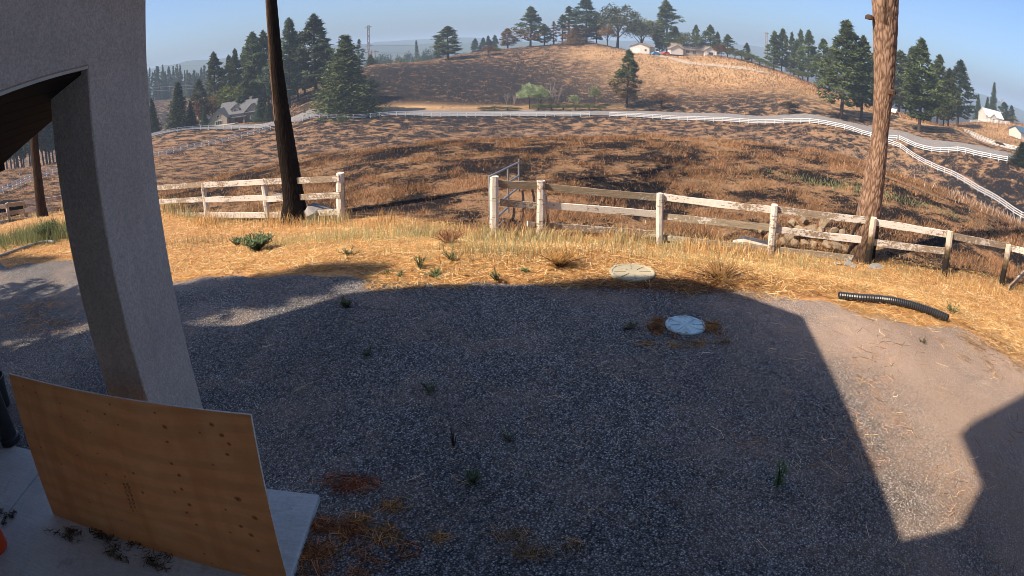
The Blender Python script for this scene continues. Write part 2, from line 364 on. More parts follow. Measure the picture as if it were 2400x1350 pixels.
def concrete_mat(name='slab_concrete', base=(.58, .60, .58), lines=True):
    m, t, b = nmat(name, .8, .3); p = coord(t, 'World'); big = noise(t, p, 1.3, 8, .65); fn = noise(t, p, 45, 5, .7)
    c = ramp(t, big, [(.3, tuple(q * .72 for q in base)), (.7, tuple(q * 1.18 for q in base))])
    c = mix(t, .35, c, ramp(t, fn, [(.3, gr(.35)), (.7, gr(1))]), 'MULTIPLY')
    if lines:
        q = coord(t, 'World', (2, 60, 1)); br = noise(t, q, 1.5, 3, .6); c = mix(t, .22, c, ramp(t, br, [(.35, gr(.45)), (.6, gr(1))]), 'MULTIPLY')
    stn = noise(t, p, 2.6, 8, .7); c = mix(t, ramp(t, stn, [(.58, gr(0)), (.72, gr(.55))]), c, (.10, .085, .07))
    L(t, c, b.inputs['Base Color']); bump(t, b, fn, .35, .004); return m
M_conc = concrete_mat()
SL = .08
sc = onz(748, 1158, SL)                                   # outer slab corner
cutx = -4.19                                              # control joint, the slab is cast in two bays
slab = struct(link('porch_slab', None))
for x0, x1 in ((-9.0, cutx - .006), (cutx + .006, sc.x)):
    MB().prism([(x0, -.28, -.04), (x1, -.28, -.04), (x1, sc.y, -.04), (x0, sc.y + .10, -.04)], (0, 0, SL + .04)).build('slab_bay', M_conc, slab, bevel=.008)

# ------------------------------------------------------------ the house that carries the camera
def stucco(name, base):
    m, t, b = nmat(name, .95, .15); p = coord(t, 'World'); f = noise(t, p, 62, 6, .85); g = noise(t, p, 1.1, 8, .7); v = noise(t, coord(t, 'World', (3, 3, .35)), 1.6, 7, .7)
    c = ramp(t, g, [(.3, tuple(q * .86 for q in base)), (.7, tuple(q * 1.1 for q in base))])
    c = mix(t, .5, c, ramp(t, f, [(.38, gr(.22)), (.60, gr(1.0))]), 'MULTIPLY')
    c = mix(t, ramp(t, v, [(.52, gr(0)), (.75, gr(.5))]), c, tuple(q * .55 for q in base))
    L(t, c, b.inputs['Base Color']); bump(t, b, f, 1.0, .02); return m
M_stucco = stucco('grey_stucco', (.80, .715, .625))
M_soffit = plain('dark_brown_soffit', (.012, .008, .006), .8, .35, 6)
M_roof = plain('roof_shingle', (.09, .085, .08), .9, .3, 9)
house = thing('house', 'grey stucco house corner with a square porch column over plywood and brown sloped soffit', 'house')
X1 = -2.25; YJ, YE, TH = 2.80, 3.46, .34; HZ = CAMZ + .135
# porch wall: square column and header over the opening in one wall, its lower edge a very shallow arch
ar = [(X1, YJ - s, HZ + .012 - .02 * s - .035 * s * s) for s in np.linspace(0, 2.9, 14)]
MB().prism([(X1, YE, SL), (X1, YE, 3.76), (X1, ar[-1][1], 3.76)] + ar[::-1] + [(X1, YJ, SL)], (-TH, 0, 0)).build('porch_wall', M_stucco, house, bevel=.008)
# metal drip edge along the opening
M_drip = plain('drip_edge', (.42, .40, .34), .5, .2, 5)
db = MB()
for a, b in zip(ar[:-1], ar[1:]): db.bar(Vector(a) + Vector((-.02, 0, -.010)), Vector(b) + Vector((-.02, 0, -.010)), .035, .018)
db.build('drip_edge', M_drip, house)
# the eave beyond: dark boards sloping down and outward, one by one
for k in range(9):
    x0 = X1 - .06 - k * .15; z0 = HZ - .03 - k * .052
    MB().prism([(x0, -.3, z0), (x0 - .143, -.3, z0 - .0495), (x0 - .143, -.3, z0 - .03), (x0, -.3, z0 + .02)], (0, YJ + .45 + .3, 0)).build('soffit_board', M_soffit, house)
MB().box((X1 - 1.44, 1.5, HZ - .46), (.04, 3.6, .16)).build('fascia', M_soffit, house)
# upper storey over the porch and main body behind the camera, outlined as their shadows on the yard show them
KS = 1 / tan(R(SUN_EL)); SX, SY = KS * sin(R(SUN_AZ)), KS * cos(R(SUN_AZ))
def caster(px, py, yp): q = onz(px, py, 0); h = (q.y - yp) / SY; return (q.x - h * SX, yp, h)
YW, YF = 4.2, -.30
up = [caster(*q, YW) for q in [(1885, 745), (1800, 714), (1700, 680), (1610, 657), (1510, 655), (1400, 655), (1300, 668), (1200, 673), (1080, 669), (960, 676), (820, 690), (700, 727), (570, 765)]]
ed = Vector(caster(2110, 1268, 0)) ; e0 = Vector(up[0])
fax = Vector((-.19, -1, 0)) * 4.2                      # the house stands a little askew to the lens
MB().prism([(up[0][0], YW, 3.78)] + up + [(up[-1][0] - 1.5, YW, up[-1][2] - .5), (up[-1][0] - 1.5, YW, 3.78)], fax).build('upper_wall', M_stucco, house)
rb_ = MB()
for a, b in zip(up[:-1], up[1:]):
    if abs(a[0] - b[0]) > .2: rb_.prism([Vector(a) + Vector((0, -.1, -.02)), Vector(b) + Vector((0, -.1, -.02)), Vector(b) + Vector((0, -.1, -.2)), Vector(a) + Vector((0, -.1, -.2))], fax * .96)
mb_ = [caster(*q, YF) for q in [(2110, 1268), (2250, 1235), (2298, 1140), (2248, 1020), (2280, 990), (2400, 925)]]
ex = [(mb_[-1][0] + .6, YF, mb_[-1][2] + .5), (.6, YF, mb_[-1][2] + .5), (2.2, YF, 8.4), (6.5, YF, 7.6), (6.5, YF, -.1)]
MB().prism([(mb_[0][0], YF, -.1)] + mb_ + ex, (-1.3, -7, 0)).build('main_wall', M_stucco, house)
MB().box((-6.5, 1.8, 1.88), (.2, 4.2, 3.76)).build('shade_side_wall', M_stucco, house)  # unseen wall, added to shut light out of the porch and darken the jamb
MB().box((-5.0, -.42, 1.88), (3.2, .2, 3.76)).build('shade_back_wall', M_stucco, house)  # added out of view likewise, to keep the porch dark
MB().prism([(2.2, YF - .2, 8.42), (6.9, YF - .2, 7.55), (6.9, YF - .2, 7.75), (2.2, YF - .2, 8.62)], (-1.2, -6.6, 0)).build('roof', M_roof, house)

# ------------------------------------------------------------ plywood sheet
def ply_mat():
    m, t, b = nmat('plywood_face', .62, .25); p = coord(t, 'Object')
    warp = noise(t, p, 1.2, 3, .5)
    wv = N(t, 'TexWave'); wv.wave_type = 'BANDS'; wv.bands_direction = 'Z'; wv.inputs['Scale'].default_value = 2.1; wv.inputs['Distortion'].default_value = 16; wv.inputs['Detail'].default_value = 4; wv.inputs['Detail Scale'].default_value = .7
    L(t, coord(t, 'Object', (.28, 1, 1)), wv.inputs['Vector'])
    fibre = noise(t, coord(t, 'Object', (3, 3, 90)), 2.2, 5, .7)
    c = ramp(t, noise(t, p, 2.4, 7, .7), [(.3, (.80, .33, .115)), (.7, (.95, .50, .22))])
    c = mix(t, .22, c, ramp(t, wv.outputs[0], [(.2, gr(.55)), (.7, gr(1))]), 'MULTIPLY')
    c = mix(t, .4, c, ramp(t, fibre, [(.3, gr(.7)), (.7, gr(1.0))]), 'MULTIPLY')
    vt = noise(t, coord(t, 'Object', (3.2, 1, .12)), 1.5, 2, .5); c = mix(t, ramp(t, vt, [(.52, gr(0)), (.60, gr(.30))]), c, (.62, .23, .075))
    L(t, c, b.inputs['Base Color']); bump(t, b, fibre, .15, .003); return m
M_ply = ply_mat(); M_plyedge = plain('plywood_edge', (.62, .56, .48), .8, .25, 14); M_knot = plain('knot', (.26, .085, .03), .6, .3, 30); M_knot2 = plain('knot_ring', (.52, .19, .06), .6, .2, 20)
M_ink = plain('stamp_ink', (.075, .05, .035), .8, .3, 30)
BL = onz(125, 1205, SL); dv = Vector((.9962, -.0875, 0)); nrm = Vector((dv.y, -dv.x, 0))            # nrm faces the camera
lean = math.asin(.171 / 1.225)
sheet = thing('plywood_sheet', 'large orange-brown plywood sheet leaning against the stucco column', 'plywood', BL)
U = dv; W_ = (-nrm * sin(lean) + Vector((0, 0, cos(lean)))).normalized(); NN = U.cross(W_).normalized()
if NN.dot(nrm) < 0: NN = -NN
MP = Matrix(((U.x, -NN.x, W_.x, BL.x), (U.y, -NN.y, W_.y, BL.y), (U.z, -NN.z, W_.z, BL.z), (0, 0, 0, 1)))
sheet.matrix_world = MP                                    # local x along the sheet, z up it, -y towards the camera
PL, PH, PT = 2.265, 1.22, .016
nx, nz_ = 40, 20; pv, pf = [], []
bow = lambda u, v: -.035 * sin(pi * u) * v - .012 * (1 - u) * v
for i in range(nx + 1):
    for j in range(nz_ + 1): u, v = i / nx, j / nz_; pv.append((u * PL, bow(u, v), v * PH))
for i in range(nx):
    for j in range(nz_): a = i * (nz_ + 1) + j; pf.append((a, a + nz_ + 1, a + nz_ + 2, a + 1))
link('face_veneer', mesh_np('face_veneer', pv, pf, M_ply, True), sheet)
eb = MB()
for i in range(nx):
    u0, u1 = i / nx, (i + 1) / nx
    for v, s in ((1, 1), (0, -1)):
        eb.poly([(u0 * PL, bow(u0, v), v * PH), (u1 * PL, bow(u1, v), v * PH), (u1 * PL, bow(u1, v) + PT, v * PH), (u0 * PL, bow(u0, v) + PT, v * PH)])
for j in range(nz_):
    v0, v1 = j / nz_, (j + 1) / nz_
    for u in (0, 1): eb.poly([(u * PL, bow(u, v0), v0 * PH), (u * PL, bow(u, v1), v1 * PH), (u * PL, bow(u, v1) + PT, v1 * PH), (u * PL, bow(u, v0) + PT, v0 * PH)])
eb.build('edge_ply', M_plyedge, sheet)
link('back_veneer', mesh_np('back_veneer', [(x, y + PT - .0005, z) for x, y, z in pv], pf, M_ply, True), sheet)
# knots where the photograph shows them
knots = [(1303, 410, 14), (1217, 478, 11), (1275, 540, 11), (1318, 590, 9), (1308, 650, 9), (1368, 907, 15), (1466, 1015, 14), (1385, 1063, 10), (1446, 1115, 12), (1484, 1205, 9), (1325, 1098, 6), (948, 492, 12), (987, 703, 9), (1030, 770, 11),
         (1045, 850, 9), (1005, 866, 8), (1090, 940, 10), (1075, 985, 9), (767, 758, 9), (612, 766, 8), (720, 777, 6), (820, 868, 9), (604, 818, 5), (603, 418, 7), (632, 362, 6), (505, 402, 6), (350, 432, 6), (485, 455, 5), (521, 525, 5), (560, 645, 5),
         (445, 656, 6), (354, 706, 6), (235, 610, 6), (205, 293, 7), (137, 258, 6), (517, 928, 5), (700, 1030, 5), (1130, 1055, 8), (1225, 710, 6), (680, 480, 6), (890, 410, 6), (347, 357, 5), (1150, 525, 6), (962, 578, 8), (1298, 968, 6), (745, 1130, 5), (1175, 1222, 6), (1220, 1277, 5)]
iM = MP.inverted()
def on_sheet(px, py, off=-.0008):
    o = iM @ Vector((0, 0, CAMZ)); d = iM.to_3x3() @ pdir(px, py); t = (-.02 - o.y) / d.y; q = o + d * t
    u, v = min(1, max(0, q.x / PL)), min(1, max(0, q.z / PH)); t = (bow(u, v) - o.y) / d.y; q = o + d * t
    u, v = q.x / PL, q.z / PH; return Vector((q.x, bow(min(1, max(0, u)), min(1, max(0, v))) + off, q.z))
def disc(mb, c, r, asp, ang, n=12):
    mb.poly([c + Vector((r * asp * cos(2 * pi * k / n) * cos(ang) - r * sin(2 * pi * k / n) * sin(ang), 0, r * asp * cos(2 * pi * k / n) * sin(ang) + r * sin(2 * pi * k / n) * cos(ang))) for k in range(n)])
for kx, ky, kr in knots:
    px, py = kx * 978 / 2400, 800 + ky * 550 / 1350; r = kr * .0007 * 1.6; an = random.uniform(-.4, .4)
    if not .02 < on_sheet(px, py).z / PH < .965 or not .01 < on_sheet(px, py).x / PL < .985: continue
    km = MB(); disc(km, on_sheet(px, py, -.0022), r * .5, 1.15, an); k2 = MB(); disc(k2, on_sheet(px, py, -.0012), r * 1.05, 1.5, an)
    ko = k2.build('knot', M_knot2, sheet); km.build('knot_heart', M_knot, ko)
# faded grade stamp, rows of upright strokes running down the sheet
sm = MB()
for k in range(22):
    f = k / 21; px, py = 290 + 22 * f + random.uniform(-2, 2), 1133 + 66 * f
    for q in range(2):
        c = on_sheet(px + q * 9 + random.uniform(-1, 1), py, -.003); wd = random.uniform(.006, .016); sm.poly([c + Vector((-wd, 0, 0)), c + Vector((wd, 0, 0)), c + Vector((wd, 0, .0035)), c + Vector((-wd, 0, .0035))])
sm.build('grade_stamp', M_ink, sheet)

# ------------------------------------------------------------ pots and bucket at the porch edge
M_black = plain('black_plastic', (.018, .019, .021), .42, .3, 8, spec=.5); M_lid = plain('pale_lid', (.42, .40, .34), .6, .2, 20); M_orange = plain('orange_plastic', (.72, .075, .012), .4, .12, 6, spec=.5); M_bluew = plain('pale_blue_plastic', (.28, .42, .50), .5, .15, 6)
def bin_thing(loc):
    t = thing('storage_tube', 'tall black plastic storage tube with pale lid beside the plywood edge', 'tube', loc)
    MB().lathe([(0, 0), (.115, 0), (.13, .01), (.13, .06), (.105, .075), (.105, .98), (.1, .98), (0, .97)]).build('tube_body', M_black, t, smooth=False)
    MB().lathe([(.112, .96), (.112, 1.03), (.10, 1.045), (.085, 1.045), (.08, 1.035), (0, 1.035)]).build('cap', M_black, t)
    MB().lathe([(.078, 1.037), (.07, 1.042), (0, 1.043)]).build('cap_disc', M_lid, t)
    return t
b0 = onz(30, 1035, SL); bin_thing(Vector((b0.x - .03, b0.y + .0, SL)))
pot = thing('nursery_pot', 'black empty nursery pot with rolled rim behind the storage tube', 'pot', (-5.75, 4.05, .012))
MB().lathe([(0, .02), (.15, .0), (.19, .34), (.205, .34), (.205, .37), (.19, .37), (.185, .33), (.14, .05), (0, .05)]).build('pot_wall', M_black, pot)
bk = thing('orange_bucket', 'bright orange plastic bucket standing on the slab', 'bucket', (-4.04, 2.06, SL))
MB().lathe([(0, 0), (.125, 0), (.13, .01), (.148, .30), (.155, .30), (.155, .325), (.15, .33), (.15, .365), (.143, .365), (.135, .30), (.12, .02), (0, .02)]).build('bucket_wall', M_orange, bk)
hb = MB().tube([(.152 * cos(a), .02 + .152 * sin(a) * .25, .31 - .12 * sin(a)) for a in np.linspace(0, pi, 12)], .004, 6); hb.build('handle', plain('wire', (.3, .3, .3), .4, .1, 5, .8), bk)
pb = thing('pale_blue_bucket', 'pale blue plastic pail half hidden by the storage tube', 'pail', (-5.13, 3.25, SL))
MB().lathe([(0, 0), (.12, 0), (.145, .33), (.155, .33), (.155, .36), (.14, .36), (.135, .3), (.11, .02), (0, .02)]).build('pail_wall', M_bluew, pb)

# ------------------------------------------------------------ septic lids and drain pipe
def lid(px, py, dia, label, mat, z=.035):
    c = onz(px, py, .04); t = thing('septic_lid', label, 'lid', (c.x, c.y, 0)); r = dia / 2
    MB().lathe([(r, 0), (r, z + .02), (r * .97, z + .03), (r * .88, z + .03), (r * .86, z + .022), (0, z + .03)], n=40).build('cover', mat, t)
    for k in range(6): a = k * pi / 3 + .3; MB().lathe([(.016, 0), (.016, .012), (0, .014)], (r * .92 * cos(a), r * .92 * sin(a), z + .028), 10).build('bolt', M_drip, t)
    for k in range(8): a = k * pi / 4; MB().bar((r * .3 * cos(a), r * .3 * sin(a), z + .03), (r * .82 * cos(a), r * .82 * sin(a), z + .028), .02, .012).build('rib', mat, t)
M_lidA = concrete_mat('dusty_lid', (.40, .36, .26), False); M_lidB = plain('blue_grey_lid', (.40, .55, .60), .7, .3, 14)
lid(1482, 640, .62, 'dusty round septic lid set in dry straw', M_lidA)
lid(1607, 760, .47, 'pale blue septic lid ringed by needles in the shaded gravel', M_lidB, .012)
pp = [onz(x, y, .07) for x, y in [(1966, 693), (2010, 698), (2060, 701), (2100, 706), (2140, 716), (2180, 729), (2222, 746)]]
fine = []
for a, b in zip(pp[:-1], pp[1:]): fine += [a.lerp(b, k / 16) for k in range(16)]
fine.append(pp[-1])
for _ in range(30): fine = [fine[0]] + [(fine[i - 1] + fine[i] * 2 + fine[i + 1]) / 4 for i in range(1, len(fine) - 1)] + [fine[-1]]
pt = thing('drain_pipe', 'black corrugated drain pipe lying bent on the dry grass', 'pipe', (0, 0, 0))
pm = MB(); pm.tube(fine, [.062 if k % 2 else .052 for k in range(len(fine))], 14, False); pm.build('corrugated_wall', M_black, pt)
pin = MB(); pin.tube(fine, .047, 12, False); pin.build('inner_wall', M_black, pt)

# ------------------------------------------------------------ weathered wooden fence
def paint_mat(name, wood, share):
    m, t, b = nmat(name, .85, .2); p = coord(t, 'World'); g = coord(t, 'World', (1.2, 1.2, 14)); f = noise(t, p, 16, 7, .75); s = noise(t, g, 3.2, 6, .7); l = noise(t, p, 1.1, 3, .5)
    wd = ramp(t, s, [(.3, tuple(q * .45 for q in wood)), (.7, tuple(q * 1.25 for q in wood))])
    k = math_(t, 'ADD', math_(t, 'ADD', math_(t, 'MULTIPLY', f, .5), math_(t, 'MULTIPLY', s, .35)), math_(t, 'MULTIPLY', l, .35))
    pf_ = ramp(t, k, [(share, gr(1)), (share + .035, gr(0))])
    c = mix(t, pf_, wd, mix(t, ramp(t, f, [(.3, gr(.0)), (.6, gr(1))]), (.46, .43, .385), (.62, .59, .54)))
    L(t, c, b.inputs['Base Color']); bump(t, b, math_(t, 'ADD', pf_, s), .5, .006); return m
M_paint = [paint_mat('peeling_white_a', (.26, .19, .13), .635), paint_mat('peeling_white_b', (.27, .21, .15), .565), paint_mat('bare_weathered', (.27, .225, .165), .50)]
M_postm = paint_mat('peeling_post', (.24, .17, .115), .64)
def charred():
    m, t, b = nmat('scorched_post', .9, .2); p = coord(t, 'World'); o = coord(t, 'Object'); s = N(t, 'SeparateXYZ'); L(t, o, s.inputs[0])
    k = math_(t, 'ADD', math_(t, 'MULTIPLY', s.outputs[2], 1.6), math_(t, 'MULTIPLY', noise(t, p, 9, 5), .8))
    L(t, ramp(t, k, [(.9, (.02, .016, .013)), (1.0, (.10, .07, .045))]), b.inputs['Base Color'])
    c = ramp(t, math_(t, 'MULTIPLY', k, .5), [(.50, (.018, .015, .013)), (.66, (.15, .105, .06)), (.82, (.52, .46, .38))]); L(t, c, b.inputs['Base Color']); return m
M_char = charred()
def post(parent, p, h, w_, mat, lean_=(0, 0), name='post', buried=.25):
    mb = MB(); seg = 6
    for k in range(seg):
        pass
    n = 8; rows = []
    k0 = len(mb.v)
    for k in range(seg + 1):
        f = k / seg; z = -buried + (h + buried) * f; jx = random.uniform(-.006, .006); jy = random.uniform(-.006, .006)
        for q in range(n):
            a = 2 * pi * q / n + pi / 8; rr = w_ / 2 * (1.06 + random.uniform(-.05, .05)) * (.93 if k == seg else 1)
            mb.v.append(Vector((rr * cos(a) + jx + lean_[0] * z, rr * sin(a) + jy + lean_[1] * z, z + (random.uniform(-.012, .012) if k == seg else 0))))
    for k in range(seg):
        for q in range(n): a = k0 + k * n + q; b = k0 + k * n + (q + 1) % n; mb.f.append((a, b, b + n, a + n))
    mb.f.append(tuple(k0 + seg * n + q for q in range(n)))
    return mb.build(name, mat, parent, p)
def rail(parent, a, b, mat, ht=.135, th=.04, name='rail'):
    a, b = Vector(a), Vector(b); mb = MB(); seg = 8; t = (b - a).normalized(); side = t.cross(Vector((0, 0, 1))).normalized(); mid = (a + b) / 2; sag = random.uniform(.0, .02)
    rows = []
    for k in range(seg + 1):
        f = k / seg; c = a.lerp(b, f) - Vector((0, 0, sag * 4 * f * (1 - f))) - mid; h2 = ht / 2 * random.uniform(.93, 1.05); j = len(mb.v)
        for i, q in ((-1, -1), (1, -1), (1, 1), (-1, 1)): mb.v.append(c + side * (i * th / 2) + Vector((0, 0, q * h2 + random.uniform(-.003, .003))))
        rows.append(j)
    for r0, r1 in zip(rows[:-1], rows[1:]):
        for q in range(4): mb.f.append((r0 + q, r0 + (q + 1) % 4, r1 + (q + 1) % 4, r1 + q))
    mb.f += [tuple(rows[0] + q for q in (3, 2, 1, 0)), tuple(rows[-1] + q for q in range(4))]
    return mb.build(name, mat, parent, mid)
def rail_px(parent, p0, p1, d0, d1, mat, ht=.135, th=.04):
    return rail(parent, at(*p0, d0), at(*p1, d1), mat, ht, th)
# right-hand run: (foot px, top px, distance)
RP = [((1158, 560), (1158, 414), 12.0), ((1268, 560), (1268, 424), 12.2), ((1545, 576), (1547, 453), 12.6), ((1805, 606), (1816, 480), 12.2), ((2032, 628), (2048, 510), 12.6), ((2210, 655), (2227, 541), 13.0), ((2345, 676), (2364, 572), 14.0)]
fr = thing('wooden_fence', 'weathered white rail fence with peeling paint running from the tube gate past the rock pile', 'fence', (0, 0, 0))
for i, (f, tp, d) in enumerate(RP):
    top = at(*tp, d); g = onground(*f, d); ft = at(f[0], f[1], d); ln = ((ft.x - top.x) / (ft.z - top.z), (ft.y - top.y) / (ft.z - top.z))
    post(fr, Vector((ft.x, ft.y, g.z)), top.z - g.z, .17 if i < 2 else .145, M_postm if i < 4 else M_char, ln)
def dd(i, e=.06): return RP[i][2] + e
RT = [[((1166, 430), (1268, 434), 0, 1), ((1274, 437), (1545, 463), 1, 2), ((1545, 460), (1816, 492), 2, 3), ((1818, 491), (2048, 518), 3, 4), ((2046, 520), (2226, 550), 4, 5), ((2230, 553), (2366, 578), 5, 6), ((2362, 579), (2425, 592), 6, 6)],
      [((1172, 474), (1266, 482), 0, 1), ((1280, 481), (1543, 502), 1, 2), ((1548, 506), (1812, 534), 2, 3), ((1818, 538), (2042, 564), 3, 4), ((2044, 567), (2214, 588), 4, 5)],
      [((1236, 524), (1262, 527), 0, 1), ((1280, 528), (1540, 548), 1, 2), ((1550, 556), (1806, 584), 2, 3), ((1812, 584), (2016, 606), 3, 4)]]
for r_, row in enumerate(RT):
    for i, (a, b, da, db_) in enumerate(row):
        sh = M_paint[2] if (r_, i) in ((0, 1), (0, 0), (1, 2), (2, 2), (2, 3)) else M_paint[(i + r_) % 2]
        e = .09
        rail_px(fr, a, b, RP[da][2] + e, RP[db_][2] + e, sh, .138 if r_ < 2 else .115)
fall = thing('fallen_rail', 'loose weathered rail lying aslant on the ground under the scorched fence posts', 'rail')
g1 = hit(2362, 682); g2 = hit(2425, 640); rail(fall, g1 + Vector((0, 0, .05)), Vector((g2.x, g2.y, g1.z + .35)), M_paint[1], .12)
# left-hand run, up to the gateway
LP = [((372, 522), (366, 436), 20.5), ((488, 522), (476, 427), 18.2), ((630, 524), (617, 420), 16.4), ((800, 522), (797, 405), 14.6)]
fl_ = thing('wooden_fence', 'peeling white three-rail fence between the stucco column and the charred trunk', 'fence', (0, 0, 0))
for i, (f, tp, d) in enumerate(LP):
    top = at(*tp, d); g = onground(*f, d); ft = at(f[0], f[1], d); ln = ((ft.x - top.x) / (ft.z - top.z), (ft.y - top.y) / (ft.z - top.z))
    post(fl_, Vector((ft.x, ft.y, g.z)), top.z - g.z, .19 if i == 3 else .15, M_postm, ln)
for rows in [[((366, 440), (478, 432)), ((478, 433), (618, 426)), ((618, 426), (795, 418))], [((366, 472), (482, 466)), ((482, 468), (624, 463)), ((624, 467), (797, 457))], [((395, 502), (488, 504)), ((488, 503), (628, 504)), ((632, 504), (799, 496))]]:
    for i, (a, b) in enumerate(rows): rail_px(fl_, a, b, LP[i][2] - .1, LP[i + 1][2] - .1, M_paint[1] if i != 1 else M_paint[0], .15)
rail(fl_, at(806, 432, 14.5), at(808, 482, 14.5) + Vector((0, .01, 0)), M_paint[2], .11, .05, 'gate_stop')
# run beyond the column
FP = [((-25, 535), (-28, 482), 31), ((22, 530), (15, 476), 31), ((62, 534), (56, 473), 30.5), ((98, 518), (92, 464), 31), ((150, 520), (146, 458), 31)]
fx = thing('wooden_fence', 'grey and white paddock rails seen through the porch opening', 'fence', (0, 0, 0))
for i, (f, tp, d) in enumerate(FP):
    top = at(*tp, d); g = onground(*f, d); post(fx, Vector((top.x, top.y, g.z)), top.z - g.z, .2, M_paint[i % 3])
for rows in [[((-28, 487), (15, 483)), ((16, 481), (57, 476)), ((57, 474), (92, 470)), ((94, 469), (148, 462))], [((-28, 506), (20, 502)), ((24, 499), (58, 494)), ((58, 493), (94, 490)), ((96, 492), (150, 488))], [((-28, 523), (22, 519)), ((24, 520), (60, 515)), ((60, 514), (96, 511))]]:
    for i, (a, b) in enumerate(rows): rail_px(fx, a, b, FP[i][2] - .12, FP[i + 1][2] - .12, M_paint[(i + 1) % 3], .2, .06)
# metal tube gate standing open
M_galv = plain('galvanised_tube', (.30, .32, .34), .45, .3, 9, .6)
gt = thing('tube_gate', 'open galvanised tube gate hinged on the tall white post', 'gate', (0, 0, 0))
n0 = at(1147, 414, 12.1); f0 = at(1216, 380, 16.4); gl = (f0 - n0)
for k, dz in enumerate((0, .36, .68, .95, 1.18)):
    MB().tube([n0 + Vector((0, 0, -dz)), f0 + Vector((0, 0, -dz))], .024, 8).build('bar', M_galv, gt)
for f in (0, .56, 1): p = n0 + gl * f; MB().tube([p + Vector((0, 0, .02 + (.06 if f == 1 else 0))), p + Vector((0, 0, -1.22 - (.3 if f == 0 else 0)))], .026, 8).build('upright', M_galv, gt)

# ------------------------------------------------------------ near tree trunks
def bark_mat(name, c0, c1, c2, cs_=0.0):
    m, t, b = nmat(name, .95, .1); p = coord(t, 'Object'); a = N(t, 'Attribute'); a.attribute_name = 'tint'; ft = noise(t, coord(t, 'Object', (14, 14, 4)), 2, 6, .7)
    s = N(t, 'SeparateColor'); L(t, a.outputs['Color'], s.inputs[0])
    k = math_(t, 'ADD', math_(t, 'MULTIPLY', s.outputs[0], .75), math_(t, 'MULTIPLY', ft, .35))
    c = ramp(t, k, [(.22, c0), (.52, c1), (.85, c2)])
    c = mix(t, s.outputs[1], c, mix(t, ft, (.0012, .0012, .0012), (.007, .006, .0055)))
    L(t, c, b.inputs['Base Color']); bump(t, b, ft, .6, .02); return m
M_bark = bark_mat('pine_bark', (.075, .046, .033), (.185, .113, .076), (.31, .205, .142))
def cells(u, v, seed):                   # bark plates: distance to cell borders
    r = np.random.default_rng(seed); out = np.zeros_like(u); d1 = np.full(u.shape, 9.); d2 = np.full(u.shape, 9.)
    ui, vi = np.floor(u), np.floor(v); T = r.random((64, 64, 2))
    for i in (-1, 0, 1):
        for j in (-1, 0, 1):
            cu, cv = ui + i, vi + j; tt = T[(cu.astype(int)) % 64, (cv.astype(int)) % 64]; d = np.hypot(cu + tt[..., 0] - u, cv + tt[..., 1] - v)
            d2 = np.where(d < d1, d1, np.minimum(d2, d)); d1 = np.minimum(d1, d)
    return d2 - d1
def trunk(name, label, trace, d, char, seed, top=15.0, ncirc=150, step=.032, flare=1.25, crown=True):
    # trace: (left px, right px, y) down the trunk; distance d gives its size
    rows = []
    for lx, rx, py in trace:
        a, b = at(lx, py, d), at(rx, py, d); c = (a + b) / 2; rows.append((c.z, c.x, c.y, (b - a).length / 2))
    rows.sort(); z = np.array([r[0] for r in rows]); X = np.array([r[1] for r in rows]); Y = np.array([r[2] for r in rows]); Rr = np.array([r[3] for r in rows])
    base = Vector((X[0], Y[0], tz(X[0], Y[0]))); sx, sy = (X[-1] - X[-2]) / (z[-1] - z[-2]) * .6, (Y[-1] - Y[-2]) / (z[-1] - z[-2]) * .6
    zb = base.z - .2; zs = np.arange(zb, base.z + top, step)
    ztop = z[-1]
    cx = np.where(zs > ztop, X[-1] + sx * (zs - ztop), np.interp(zs, z, X)); cy = np.where(zs > ztop, Y[-1] + sy * (zs - ztop), np.interp(zs, z, Y))
    rr = np.where(zs > ztop, Rr[-1] * (1 - .75 * (zs - ztop) / (base.z + top - ztop + .3)), np.interp(zs, z, Rr)); rr = rr * (1 + (flare - 1) * np.exp(-(zs - base.z).clip(0) / .35))
    th = np.arange(ncirc) * 2 * pi / ncirc; TH_, ZS = np.meshgrid(th, zs)
    cu = TH_ / (2 * pi) * 20; cv = ZS * 5.0 + vnoise(cu * 1.0, ZS, .3, seed) * .8
    T1 = np.clip(cells(cu % 20 + vnoise(cu, ZS, .25, seed + 1) * .7, cv, seed), 0, .5) * 2; T2 = vnoise(cu * 3, ZS * 6, .5, seed + 2)
    k = np.clip(T1 * .8 + T2 * .3, 0, 1); rad = rr[:, None] * (1 + .065 * (k - .6) + .05 * (vnoise(cu, ZS, 1.2, seed + 3) - .5))
    dx, dy = cx - base.x, cy - base.y
    VV = np.stack([dx[:, None] + rad * np.cos(TH_), dy[:, None] + rad * np.sin(TH_), ZS - base.z], -1).reshape(-1, 3); nr = len(zs)
    I_ = np.arange(nr * ncirc).reshape(nr, ncirc); J = np.roll(I_, -1, 1); FF = np.stack([I_[:-1], J[:-1], J[1:], I_[1:]], -1).reshape(-1, 4)
    me = mesh_np('trunk', VV, FF, M_bark, True); ch = char(TH_, ZS - base.z, vnoise(cu, ZS, .8, seed + 5)); vcol(me, np.stack([k.ravel(), np.clip(ch, 0, 1).ravel(), np.zeros(k.size)], 1))
    t = thing('pine_tree', label, 'tree', base); link('trunk', me, t)
    return t, base, (cx[-1] - base.x, cy[-1] - base.y, top)
T_left = [(621, 648, -60), (622, 649, 0), (627, 656, 80), (632, 664, 160), (638, 674, 230), (645, 685, 300), (653, 697, 370), (660, 705, 420), (664, 713, 470), (662, 718, 498)]
T_right = [(2040, 2108, -60), (2043, 2106, 0), (2046, 2104, 60), (2048, 2100, 130), (2049, 2095, 200), (2047, 2088, 260), (2045, 2082, 310), (2036, 2078, 360), (2026, 2074, 410), (2015, 2067, 470), (2000, 2058, 540), (1990, 2045, 600), (1984, 2042, 625)]
